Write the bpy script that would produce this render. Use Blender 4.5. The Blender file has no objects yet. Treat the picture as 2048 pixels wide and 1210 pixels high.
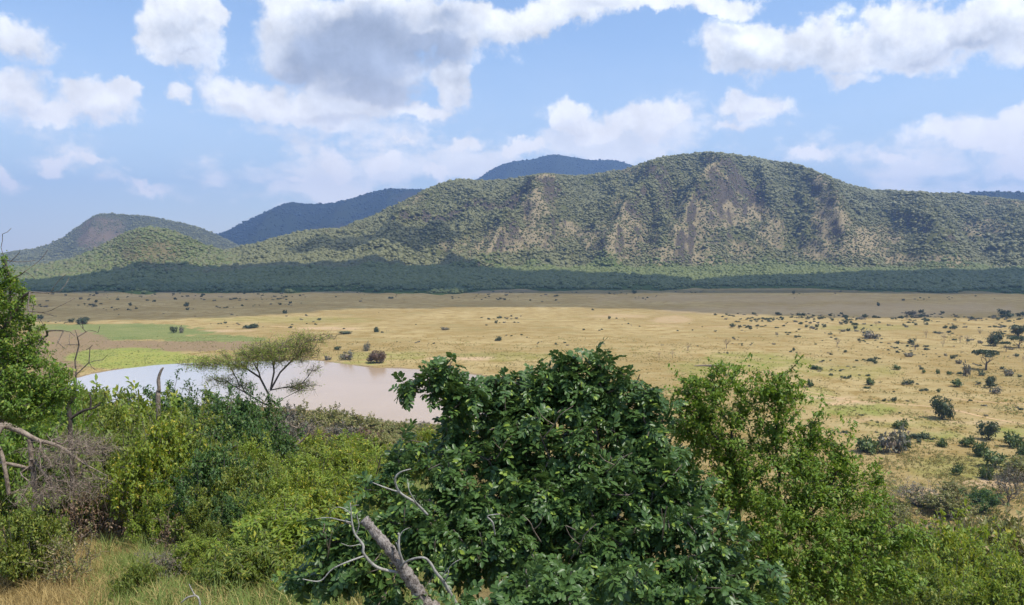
import bpy, math, random
import numpy as np
from mathutils import Vector, Matrix

# ------------------------------------------------------------------ camera, sky, sun, exposure
SC = bpy.context.scene
COL = SC.collection
PI = math.pi
F = 1479.0                     # focal length in photo pixels (photo 2048 x 1210)
CAMZ = 50.0
HORIZON = 512.0
TH = math.atan((605.0 - HORIZON) / F)

cam_data = bpy.data.cameras.new("camera")
cam = bpy.data.objects.new("camera", cam_data)
COL.objects.link(cam)
cam.location = (0, 0, CAMZ)
cam.rotation_euler = (PI / 2 - TH, 0, 0)
cam_data.sensor_width = 36.0
cam_data.lens = F / 2048.0 * 36.0
cam_data.clip_start = 0.05
cam_data.clip_end = 60000
SC.camera = cam

SUN = Vector((0.42, -0.22, 0.88)).normalized()      # towards the sun: high, to the right and a little behind the viewer
SUN_STRENGTH = 3.25
SKY_STRENGTH = 0.15
HAZE_DENSITY = 1.45e-4
SC.view_settings.view_transform = 'Standard'
SC.view_settings.look = 'None'
SC.view_settings.gamma = 1.0
SC.view_settings.use_curve_mapping = False
SC.view_settings.exposure = 0.80

sd = bpy.data.lights.new("sun", 'SUN')
sd.energy = SUN_STRENGTH
sd.angle = math.radians(0.53)
sd.color = (1.0, 0.955, 0.88)
so = bpy.data.objects.new("sun", sd)
COL.objects.link(so)
so.rotation_euler = SUN.to_track_quat('Z', 'Y').to_euler()

try:
    cy = SC.cycles
    cy.max_bounces = 6
    cy.diffuse_bounces = 3
    cy.glossy_bounces = 2
    cy.transmission_bounces = 3
    cy.volume_bounces = 0
    cy.transparent_max_bounces = 4
    cy.sample_clamp_indirect = 4.0
    cy.use_denoising = True
    cy.use_adaptive_sampling = True
    cy.adaptive_threshold = 0.012
except Exception:
    pass


def ray(px, py):
    a = (np.asarray(px, float) - 1024.0) / F
    b = (605.0 - np.asarray(py, float)) / F
    x = a
    y = math.cos(TH) + b * math.sin(TH)
    z = -math.sin(TH) + b * math.cos(TH)
    return x, y, z


def P(px, py, Y):
    """point on the sight line of a photo pixel at depth Y"""
    x, y, z = ray(px, py)
    return np.array([x / y * Y, Y + 0 * x, CAMZ + z / y * Y])


def GP(px, py, z=0.0):
    """where the sight line of a photo pixel meets the level z"""
    x, y, zz = ray(px, py)
    t = (z - CAMZ) / zz
    return np.array([x * t, y * t])


def PROJ(X, Y, Z):
    """photo pixel of a world point"""
    zc = Z - CAMZ
    d = Y * math.cos(TH) - zc * math.sin(TH)
    u = Y * math.sin(TH) + zc * math.cos(TH)
    d = np.maximum(d, 1e-3)
    return 1024.0 + F * X / d, 605.0 - F * u / d


# ------------------------------------------------------------------ node helpers
class NT:
    def __init__(self, tree):
        self.t = tree
        self.n = tree.nodes
        self.l = tree.links

    def new(self, kind, **kw):
        nd = self.n.new(kind)
        for k, v in kw.items():
            setattr(nd, k, v)
        return nd

    def put(self, sock, v):
        if hasattr(v, "is_linked") or isinstance(v, bpy.types.NodeSocket):
            self.l.new(v, sock)
        elif v is not None:
            sock.default_value = v

    def math(self, op, a, b=None, c=None, clamp=False):
        nd = self.new("ShaderNodeMath", operation=op, use_clamp=clamp)
        self.put(nd.inputs[0], a)
        if b is not None:
            self.put(nd.inputs[1], b)
        if c is not None:
            self.put(nd.inputs[2], c)
        return nd.outputs[0]

    def vmath(self, op, a, b=None):
        nd = self.new("ShaderNodeVectorMath", operation=op)
        self.put(nd.inputs[0], a)
        if b is not None:
            self.put(nd.inputs[1], b)
        return nd.outputs["Value"] if op in ("LENGTH", "DOT_PRODUCT", "DISTANCE") else nd.outputs[0]

    def noise(self, vec, scale, detail=4.0, rough=0.55, dims='3D', col=False):
        nd = self.new("ShaderNodeTexNoise", noise_dimensions=dims)
        if vec is not None:
            self.l.new(vec, nd.inputs["Vector"])
        nd.inputs["Scale"].default_value = scale
        nd.inputs["Detail"].default_value = detail
        nd.inputs["Roughness"].default_value = rough
        return nd.outputs["Color"] if col else nd.outputs["Fac"]

    def smooth(self, v, lo, hi, to0=0.0, to1=1.0):
        nd = self.new("ShaderNodeMapRange", interpolation_type='SMOOTHSTEP')
        self.put(nd.inputs["Value"], v)
        nd.inputs["From Min"].default_value = lo
        nd.inputs["From Max"].default_value = hi
        nd.inputs["To Min"].default_value = to0
        nd.inputs["To Max"].default_value = to1
        return nd.outputs["Result"]

    def mix(self, fac, a, b, blend='MIX'):
        nd = self.new("ShaderNodeMix", data_type='RGBA', blend_type=blend)
        self.put(nd.inputs[0], fac)
        self.put(nd.inputs[6], a if not isinstance(a, tuple) else (*a, 1)[:4])
        self.put(nd.inputs[7], b if not isinstance(b, tuple) else (*b, 1)[:4])
        return nd.outputs[2]

    def attr(self, name):
        nd = self.new("ShaderNodeAttribute", attribute_name=name)
        return nd.outputs["Fac"]


def new_mat(name):
    m = bpy.data.materials.new(name)
    m.use_nodes = True
    t = NT(m.node_tree)
    t.n.clear()
    out = t.new("ShaderNodeOutputMaterial")
    return m, t, out


# ------------------------------------------------------------------ world: physical sky with cumulus clouds laid out by direction
def build_world():
    w = bpy.data.worlds.new("World")
    SC.world = w
    w.use_nodes = True
    t = NT(w.node_tree)
    t.n.clear()
    out = t.new("ShaderNodeOutputWorld")
    sky = t.new("ShaderNodeTexSky", sky_type='NISHITA')
    sky.sun_disc = False
    sky.sun_elevation = math.asin(SUN.z)
    sky.sun_rotation = math.atan2(SUN.x, SUN.y)
    sky.altitude = 300
    sky.air_density = 1.25
    sky.dust_density = 0.15
    sky.ozone_density = 2.2
    geo = t.new("ShaderNodeTexCoord")
    d = geo.outputs["Generated"]
    nrm = t.vmath('NORMALIZE', d)
    sep = t.new("ShaderNodeSeparateXYZ")
    t.l.new(nrm, sep.inputs[0])
    dx, dy, dz = sep.outputs
    az = t.math('ARCTAN2', dx, dy)
    el = t.math('ARCSINE', dz)
    # warp the direction so that outlines billow
    n1 = t.noise(nrm, 8.5, 7.0, 0.58, col=True)
    n2 = t.noise(nrm, 32.0, 5.0, 0.6, col=True)
    w1 = t.vmath('SUBTRACT', n1, (0.5, 0.5, 0.5))
    w2 = t.vmath('SUBTRACT', n2, (0.5, 0.5, 0.5))
    comb = t.new("ShaderNodeCombineXYZ")
    t.l.new(az, comb.inputs[0])
    t.l.new(el, comb.inputs[1])
    sc1 = t.new("ShaderNodeVectorMath", operation='SCALE')
    t.l.new(w1, sc1.inputs[0]); sc1.inputs[3].default_value = 0.11
    sc2 = t.new("ShaderNodeVectorMath", operation='SCALE')
    t.l.new(w2, sc2.inputs[0]); sc2.inputs[3].default_value = 0.030
    n3 = t.noise(nrm, 95.0, 5.0, 0.65, col=True)
    sc3 = t.new("ShaderNodeVectorMath", operation='SCALE')
    t.l.new(t.vmath('SUBTRACT', n3, (0.5, 0.5, 0.5)), sc3.inputs[0]); sc3.inputs[3].default_value = 0.013
    warp = t.vmath('ADD', t.vmath('ADD', sc1.outputs[0], sc2.outputs[0]), sc3.outputs[0])
    p = t.vmath('ADD', comb.outputs[0], warp)
    p = t.vmath('MULTIPLY', p, (1, 1, 0))

    def blobs(lst, mul=1.0, p=p):
        acc = None
        for (px, py, rx, ry, op) in lst:
            x, y, z = ray(px, py)
            a0 = math.atan2(x, y)
            e0 = math.asin(z / math.sqrt(x * x + y * y + z * z))
            s = t.vmath('SUBTRACT', p, (a0, e0, 0))
            s = t.vmath('MULTIPLY', s, (F / (rx * mul), F / (ry * mul), 0))
            ln = t.vmath('LENGTH', s)
            v = t.math('MULTIPLY_ADD', ln, -op, op)
            acc = v if acc is None else t.math('SMOOTH_MAX', acc, v, 0.12)
        return acc

    crisp = [
        (372, 78, 92, 76, 1), (418, 38, 48, 48, 1), (325, 98, 58, 44, 1),
        (38, 92, 62, 44, .6), (185, 200, 82, 50, .9), (225, 172, 48, 34, 1), (120, 225, 80, 38, .8), (42, 190, 80, 52, .65),
        (348, 196, 32, 26, .55), (700, 85, 260, 115, 1), (860, 55, 220, 90, 1), (590, 60, 120, 90, 1), (720, 175, 170, 70, 1),
        (515, 190, 110, 52, .95), (620, 215, 130, 46, .9), (905, 165, 50, 64, 1), (860, 215, 90, 34, .8), (730, 225, 160, 34, .7),
        (980, 40, 130, 62, 1), (1120, 20, 150, 44, .9), (1300, 5, 150, 32, .9), (1440, 8, 90, 30, .8),
        (1490, 95, 106, 72, 1), (1570, 88, 140, 58, 1), (1650, 110, 120, 44, .9), (1740, 85, 110, 46, .8), (1680, 150, 60, 22, .6), (1450, 132, 64, 32, .7),
        (1830, 48, 120, 74, 1), (1960, 45, 170, 66, 1), (1765, 18, 56, 36, .8), (2090, 60, 120, 60, 1),
        (600, 345, 70, 34, .55), (690, 335, 70, 40, .65), (790, 325, 70, 40, .7), (880, 335, 60, 34, .6), (930, 285, 60, 26, .7), (830, 282, 44, 22, .65), (1040, 308, 60, 30, .7), (190, 328, 40, 18, .5), (130, 326, 36, 16, .45), (275, 368, 48, 24, .55), (12, 356, 34, 20, .55), (1620, 325, 70, 26, .6), (1780, 332, 46, 20, .5), (1850, 326, 40, 18, .5), (690, 250, 100, 22, .5), (1140, 228, 62, 54, .95), (1290, 238, 92, 52, .8), (1345, 250, 86, 46, .8), (1215, 258, 120, 60, .75), (1330, 285, 90, 40, .55),
        (1510, 214, 100, 38, .75), (1470, 258, 80, 24, .45), (1965, 268, 150, 46, .85), (2030, 244, 80, 40, .9),
        (2060, 300, 120, 50, .8),
    ]
    soft = [
        (700, 250, 190, 44, .7), (820, 270, 180, 34, .55), (660, 345, 190, 60, .75), (810, 332, 150, 60, .75), (930, 285, 70, 28, .7), (835, 285, 56, 24, .7),
        (560, 360, 110, 50, .6), (1040, 312, 80, 34, .75), (930, 330, 150, 50, .6), (140, 328, 80, 24, .55), (272, 366, 62, 32, .65), (15, 356, 40, 24, .6),
        (1200, 290, 150, 60, .7), (1330, 285, 140, 50, .7), (1620, 326, 80, 30, .6), (1790, 345, 90, 30, .5), (1835, 328, 50, 22, .6),
        (1740, 335, 60, 24, .55), (1960, 330, 160, 66, .65), (2000, 380, 180, 50, .55), (480, 215, 90, 40, .5), (560, 400, 90, 30, .5), (1660, 260, 60, 26, .3),
        (20, 210, 120, 50, .4), (1900, 300, 120, 40, .5),
    ]
    grey = [
        (715, 95, 230, 92, 1), (760, 175, 150, 50, 1), (600, 130, 120, 60, .8), (860, 100, 140, 62, .9), (880, 40, 130, 60, .7), (680, 245, 190, 26, .5),
        (1960, 80, 150, 34, .55), (1560, 132, 130, 26, .45), (375, 118, 70, 18, .4), (190, 240, 90, 20, .45), (40, 118, 50, 16, .4),
        (1300, 290, 150, 30, .4), (1990, 315, 140, 26, .4), (60, 225, 70, 24, .45), (1620, 140, 120, 24, .45), (1860, 90, 120, 26, .45), (1160, 262, 70, 20, .4), (640, 240, 110, 22, .45), (520, 222, 90, 18, .4), (1510, 232, 80, 14, .3), (1960, 296, 130, 16, .35), (1200, 20, 90, 22, .3), (1740, 108, 80, 18, .3),
    ]
    c = blobs(crisp)
    # what lies above each direction: deep cloud overhead makes a grey base
    cup = blobs(crisp, 1.0, t.vmath('ADD', p, (-0.006, 0.030, 0)))
    s = blobs(soft, 1.15)
    g = blobs(grey, 1.1)
    fine = t.noise(nrm, 14.0, 9.0, 0.62)
    fine0 = t.math('SUBTRACT', fine, 0.5)
    wisp = t.noise(t.vmath('MULTIPLY', nrm, (1, 1, 2.0)), 14.0, 8.0, 0.60)
    wisp0 = t.math('SUBTRACT', wisp, 0.5)
    cd = t.math('MULTIPLY_ADD', fine0, 1.15, c)
    cm = t.smooth(cd, 0.08, 0.40)
    sdn = t.math('MULTIPLY_ADD', wisp0, 2.2, s)
    sm = t.smooth(sdn, 0.0, 0.55, 0, 0.82)
    # the rest of the sky goes on with the same kind of broken cumulus
    gen = t.noise(t.vmath('MULTIPLY', nrm, (1, 1, 1.7)), 3.2, 8.0, 0.56)
    gm = t.smooth(gen, 0.52, 0.66)
    aaz = t.math('ABSOLUTE', az)
    o1 = t.smooth(aaz, 0.66, 0.80)
    o2 = t.smooth(el, 0.36, 0.46)
    o3 = t.smooth(el, 0.02, 0.14)
    outm = t.math('MULTIPLY', t.math('MAXIMUM', o1, o2), o3)
    gm = t.math('MULTIPLY', gm, outm)
    m = t.math('MAXIMUM', cm, sm)
    m = t.math('MAXIMUM', m, gm)
    # a thin bright veil that thickens towards the horizon
    veil = t.smooth(el, 0.34, -0.02, 0.06, 0.50)
    veil = t.math('MULTIPLY', veil, t.math('MULTIPLY_ADD', wisp, 0.7, 0.65))
    # relief inside the clouds
    up = t.noise(t.vmath('ADD', nrm, (0.012, 0.0, 0.018)), 14.0, 9.0, 0.62)
    rel = t.math('SUBTRACT', fine, up)
    gg = t.math('MULTIPLY_ADD', fine0, 0.8, g)
    gfac = t.smooth(gg, 0.06, 0.66, 0, 0.9)
    base = t.mix(gfac, (0.83, 0.845, 0.86), (0.30, 0.355, 0.46))
    under = t.smooth(t.math('MULTIPLY_ADD', t.math('SUBTRACT', up, 0.5), 1.3, cup), 0.12, 0.75, 0, 0.62)
    under = t.math('MULTIPLY', under, t.smooth(gfac, 0.0, 0.5, 1.0, 0.0))
    base = t.mix(under, base, (0.53, 0.585, 0.675))
    relf = t.math('MULTIPLY_ADD', rel, 1.15, 1.0, clamp=False)
    relc = t.new("ShaderNodeVectorMath", operation='SCALE')
    t.l.new(base, relc.inputs[0]); t.l.new(relf, relc.inputs[3])
    # thin cloud towards the horizon takes the tone of the air
    far = t.smooth(el, 0.02, 0.26)
    ccol = t.mix(far, (1.26, 1.19, 1.12), relc.outputs[0])
    b1 = t.new("ShaderNodeBackground")
    skc = t.mix(1.0, sky.outputs[0], (0.64, 0.69, 0.76), 'MULTIPLY')
    t.l.new(skc, b1.inputs[0])
    b1.inputs[1].default_value = SKY_STRENGTH
    b2 = t.new("ShaderNodeBackground")
    t.l.new(ccol, b2.inputs[0])
    b2.inputs[1].default_value = CLOUD_STRENGTH
    b3 = t.new("ShaderNodeBackground")
    b3.inputs[0].default_value = (0.84, 0.86, 0.90, 1)
    b3.inputs[1].default_value = CLOUD_STRENGTH
    mv = t.new("ShaderNodeMixShader")
    t.l.new(veil, mv.inputs[0])
    t.l.new(b1.outputs[0], mv.inputs[1])
    t.l.new(b3.outputs[0], mv.inputs[2])
    mx = t.new("ShaderNodeMixShader")
    t.l.new(m, mx.inputs[0])
    t.l.new(mv.outputs[0], mx.inputs[1])
    t.l.new(b2.outputs[0], mx.inputs[2])
    t.l.new(mx.outputs[0], out.inputs[0])
    w.cycles.sampling_method = 'MANUAL'
    w.cycles.sample_map_resolution = 512


CLOUD_STRENGTH = 0.84
build_world()

# ------------------------------------------------------------------ numeric noise
def _hash(ix, iy, seed):
    h = (ix.astype(np.int64) * 374761393 + iy.astype(np.int64) * 668265263 + seed * 1442695041) & 0xFFFFFFFF
    h = ((h ^ (h >> 13)) * 1274126177) & 0xFFFFFFFF
    h = h ^ (h >> 16)
    return (h & 0xFFFFFF) / float(0xFFFFFF)


def vn(x, y, seed=0):
    x = np.asarray(x, float); y = np.asarray(y, float)
    ix = np.floor(x); iy = np.floor(y)
    fx = x - ix; fy = y - iy
    fx = fx * fx * fx * (fx * (fx * 6 - 15) + 10); fy = fy * fy * fy * (fy * (fy * 6 - 15) + 10)
    a = _hash(ix, iy, seed); b = _hash(ix + 1, iy, seed); c = _hash(ix, iy + 1, seed); d = _hash(ix + 1, iy + 1, seed)
    return (a * (1 - fx) + b * fx) * (1 - fy) + (c * (1 - fx) + d * fx) * fy


def fbm(x, y, octv=4, seed=0, gain=0.5, lac=2.03):
    s = 0; a = 1; tot = 0
    for i in range(octv):
        s = s + a * vn(x, y, seed + i * 17); tot += a
        a *= gain; x = np.asarray(x) * lac + 3.7; y = np.asarray(y) * lac - 1.9
    return s / tot - 0.5


def ridged(x, y, octv=4, seed=0):
    s = 0; a = 1; tot = 0
    for i in range(octv):
        s = s + a * (1 - np.abs(2 * vn(x, y, seed + i * 13) - 1)); tot += a
        a *= 0.5; x = np.asarray(x) * 2.07 + 1.3; y = np.asarray(y) * 2.07 + 5.1
    return s / tot


def sstep(a, b, v):
    q = np.clip((np.asarray(v, float) - a) / (b - a), 0, 1)
    return q * q * (3 - 2 * q)


# ------------------------------------------------------------------ mesh helpers
def np_mesh(name, verts, faces, mat=None, smooth=False, attrs=None, mat_idx=None):
    """faces: one (n,k) int array or a list of them (k = 3 or 4)"""
    if not isinstance(faces, list):
        faces = [faces]
    faces = [np.asarray(f, np.int32) for f in faces if len(f)]
    me = bpy.data.meshes.new(name)
    verts = np.asarray(verts, np.float32)
    me.vertices.add(len(verts))
    me.vertices.foreach_set("co", verts.ravel())
    loops = np.concatenate([f.ravel() for f in faces])
    tot = np.concatenate([np.full(len(f), f.shape[1], np.int32) for f in faces])
    start = np.concatenate([[0], np.cumsum(tot)[:-1]]).astype(np.int32)
    me.loops.add(len(loops))
    me.loops.foreach_set("vertex_index", loops)
    me.polygons.add(len(tot))
    me.polygons.foreach_set("loop_start", start)
    me.polygons.foreach_set("loop_total", tot)
    if smooth:
        me.polygons.foreach_set("use_smooth", np.ones(len(tot), bool))
    if mat_idx is not None:
        me.polygons.foreach_set("material_index", np.asarray(mat_idx, np.int32))
    me.update(calc_edges=True)
    for k, v in (attrs or {}).items():
        at = me.attributes.new(k, 'FLOAT', 'POINT')
        at.data.foreach_set("value", np.asarray(v, np.float32))
    for m in (mat if isinstance(mat, (list, tuple)) else [mat]):
        if m is not None:
            me.materials.append(m)
    return me


def link(name, me, parent=None, loc=None, rot=None, scale=None):
    o = bpy.data.objects.new(name, me)
    COL.objects.link(o)
    if parent is not None:
        o.parent = parent
    if loc is not None:
        o.location = loc
    if rot is not None:
        o.rotation_euler = rot
    if scale is not None:
        o.scale = scale
    return o


def tag(o, label=None, cat=None, group=None, kind=None):
    if label: o["label"] = label
    if cat: o["category"] = cat
    if group: o["group"] = group
    if kind: o["kind"] = kind
    return o


def grid_faces(nr, nc):
    i = np.arange(nr - 1)[:, None] * nc + np.arange(nc - 1)[None, :]
    i = i.ravel()
    return np.stack([i, i + 1, i + nc + 1, i + nc], 1)


def ico(sub):
    import bmesh
    bm = bmesh.new()
    bmesh.ops.create_icosphere(bm, subdivisions=sub, radius=1.0)
    v = np.array([x.co[:] for x in bm.verts]); f = np.array([[q.index for q in p.verts] for p in bm.faces])
    bm.free()
    return v, f


# ------------------------------------------------------------------ materials
def mat_foliage(name, c1, c2, c3=None, rough=0.5, spec=0.35, trans=0.22, amt3=0.12, back=None):
    """leaf: colour differs from leaf to leaf, some light passes through"""
    m, t, out = new_mat(name)
    g = t.new("ShaderNodeNewGeometry")
    oi = t.new("ShaderNodeObjectInfo")
    r = g.outputs["Random Per Island"]
    pos = g.outputs["Position"]
    nz = t.noise(pos, 1.3, 2.0)
    f = t.math('ADD', t.math('MULTIPLY', r, 0.65), t.math('MULTIPLY', nz, 0.45))
    f = t.math('ADD', f, t.math('MULTIPLY_ADD', oi.outputs["Random"], 0.3, -0.2))
    f = t.math('MINIMUM', t.math('MAXIMUM', f, 0.0), 1.0)
    col = t.mix(f, c1, c2)
    if c3:
        k = t.math('FRACT', t.math('MULTIPLY', r, 17.31))
        col = t.mix(t.math('GREATER_THAN', k, 1 - amt3), col, c3)
    if back:
        col = t.mix(t.math('MULTIPLY', g.outputs["Backfacing"], 0.8), col, back)
    b = t.new("ShaderNodeBsdfPrincipled")
    t.l.new(col, b.inputs["Base Color"])
    b.inputs["Roughness"].default_value = rough
    b.inputs["Specular IOR Level"].default_value = spec
    tr = t.new("ShaderNodeBsdfTranslucent")
    tc = t.mix(0.5, col, (c2[0] * 1.6, c2[1] * 1.5, c2[2] * 0.8))
    t.l.new(tc, tr.inputs[0])
    mx = t.new("ShaderNodeMixShader")
    mx.inputs[0].default_value = trans
    t.l.new(b.outputs[0], mx.inputs[1]); t.l.new(tr.outputs[0], mx.inputs[2])
    t.l.new(mx.outputs[0], out.inputs[0])
    return m


def mat_bark(name, c1, c2, scale=14.0, rough=0.9, bump=0.4):
    m, t, out = new_mat(name)
    tc = t.new("ShaderNodeTexCoord")
    n = t.noise(tc.outputs["Object"], scale, 5.0, 0.6)
    n2 = t.noise(t.vmath('MULTIPLY', tc.outputs["Object"], (3, 3, 0.8)), scale * 2, 3.0)
    f = t.smooth(t.math('MULTIPLY_ADD', n2, 0.5, t.math('MULTIPLY', n, 0.6)), 0.38, 0.7)
    b = t.new("ShaderNodeBsdfPrincipled")
    t.l.new(t.mix(f, c1, c2), b.inputs["Base Color"])
    b.inputs["Roughness"].default_value = rough
    b.inputs["Specular IOR Level"].default_value = 0.2
    bp = t.new("ShaderNodeBump")
    bp.inputs["Strength"].default_value = bump
    bp.inputs["Distance"].default_value = 0.01
    t.l.new(n2, bp.inputs["Height"])
    t.l.new(bp.outputs[0], b.inputs["Normal"])
    t.l.new(b.outputs[0], out.inputs[0])
    return m


def mat_plain(name, c, rough=0.9):
    m, t, out = new_mat(name)
    b = t.new("ShaderNodeBsdfDiffuse")
    g = t.new("ShaderNodeNewGeometry")
    n = t.noise(g.outputs["Position"], 0.02, 4.0)
    t.l.new(t.mix(n, tuple(x * 0.92 for x in c), c), b.inputs[0])
    t.l.new(b.outputs[0], out.inputs[0])
    return m

# ------------------------------------------------------------------ the ground: slope below the viewpoint, then the plain
_pr = np.array([0, 1.5, 3, 6, 9, 12, 16, 20, 25, 32, 40, 60, 80, 110, 140, 170, 203, 260, 400])
_pz = np.array([-1.75, -1.95, -2.7, -4.1, -5.0, -5.7, -6.7, -7.6, -8.8, -10.6, -12.8, -17.8, -22.8, -29.6, -36.2, -42.6, -50, -50, -50])


def G(x, y):
    x = np.asarray(x, float); y = np.asarray(y, float)
    r = np.hypot(x, y) + 1e-6
    a = np.arctan2(x, y)
    k = 1.0 + 0.58 * sstep(-0.02, 0.32, a) * sstep(4.0, 30.0, r) - 0.0
    side = sstep(1.1, 1.9, np.abs(a))
    k = k * (1 - 0.8 * side)
    rk = r * k
    z = 0
    for o, w in ((0.92, .25), (1.0, .5), (1.08, .25)):
        z = z + w * np.interp(rk * o, _pr, _pz)
    z = CAMZ + z
    nz = fbm(x / 3.1, y / 3.1, 4, 5) * 0.5 * sstep(2, 12, r) + fbm(x / 14, y / 14, 3, 9) * 2.2 * sstep(10, 50, r)
    lo = sstep(0.0, 14.0, z)
    z = z + nz * (0.12 + 0.88 * lo) * 1.0 * np.clip(lo + 0.05, 0, 1)
    z = z + fbm(x / 160, y / 160, 3, 31) * 1.2 * sstep(330, 700, r) * (1 - sstep(900, 1500, r)) * 0
    return z


LAKE_PX = [(120, 772), (165, 753), (205, 744), (260, 736), (330, 729), (420, 724.5), (520, 722), (600, 721), (640, 722), (690, 728), (742, 735), (800, 737), (880, 741), (960, 752),
           (1010, 775), (1020, 800), (1000, 825), (930, 842), (860, 848), (760, 843), (700, 836), (640, 824), (560, 815), (440, 812), (300, 812), (180, 800)]


def smooth_poly(pts, n=6, amp=0.35, seed=3, closed=True):
    pts = np.asarray(pts, float)
    out = []
    m = len(pts)
    rg = range(m) if closed else range(m - 1)
    for i in rg:
        if closed:
            p0, p1, p2, p3 = pts[i - 1], pts[i], pts[(i + 1) % m], pts[(i + 2) % m]
        else:
            p0, p1, p2, p3 = pts[max(i - 1, 0)], pts[i], pts[i + 1], pts[min(i + 2, m - 1)]
        for j in range(n):
            q = j / n
            out.append(0.5 * (2 * p1 + (p2 - p0) * q + (2 * p0 - 5 * p1 + 4 * p2 - p3) * q * q + (3 * p1 - p0 - 3 * p2 + p3) * q ** 3))
    if not closed:
        out.append(pts[-1])
    out = np.array(out)
    out[:, 0] += amp * 2 * fbm(out[:, 0] / 4, out[:, 1] / 4, 3, seed)
    out[:, 1] += amp * 2 * fbm(out[:, 0] / 4 + 50, out[:, 1] / 4, 3, seed + 5)
    return out


LAKE = smooth_poly([GP(*p) for p in LAKE_PX], 7, 0.9)


def poly_dist(px, py, poly):
    """signed distance to a polygon (positive inside)"""
    px = np.asarray(px, float).ravel(); py = np.asarray(py, float).ravel()
    n = len(poly)
    best = np.full(px.shape, 1e18)
    inside = np.zeros(px.shape, bool)
    for i in range(n):
        ax, ay = poly[i]; bx, by = poly[(i + 1) % n]
        ex, ey = bx - ax, by - ay
        L = ex * ex + ey * ey + 1e-12
        tt = np.clip(((px - ax) * ex + (py - ay) * ey) / L, 0, 1)
        d = (px - ax - tt * ex) ** 2 + (py - ay - tt * ey) ** 2
        best = np.minimum(best, d)
        cond = ((ay > py) != (by > py)) & (px < ex * (py - ay) / (ey if abs(ey) > 1e-12 else 1e-12) + ax)
        inside ^= cond
    d = np.sqrt(best)
    return np.where(inside, d, -d)


def zone(X, Y, lst, warp=0.25, seed=71):
    """soft elliptical ground zones given by where they lie in the photograph"""
    z = np.zeros(X.shape)
    for (px, py, rx, ry, a) in lst:
        c = GP(px, py); n_ = GP(px, py - ry); f_ = GP(px, py + ry)
        cx, cy = c
        wy1 = n_[1] - cy; wy0 = cy - f_[1]
        wx = rx / F * cy
        dy = np.where(Y > cy, (Y - cy) / wy1, (Y - cy) / wy0)
        # follow the sight line fan
        dx = (X - cx * Y / cy) / (wx * Y / cy)
        q = np.hypot(dx, dy) + warp * 2 * fbm(X / 22, Y / 22, 4, seed) + warp * fbm(X / 5, Y / 5, 3, seed + 3)
        z = np.maximum(z, a * (1 - sstep(0.72, 1.12, q)))
    return z


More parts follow.
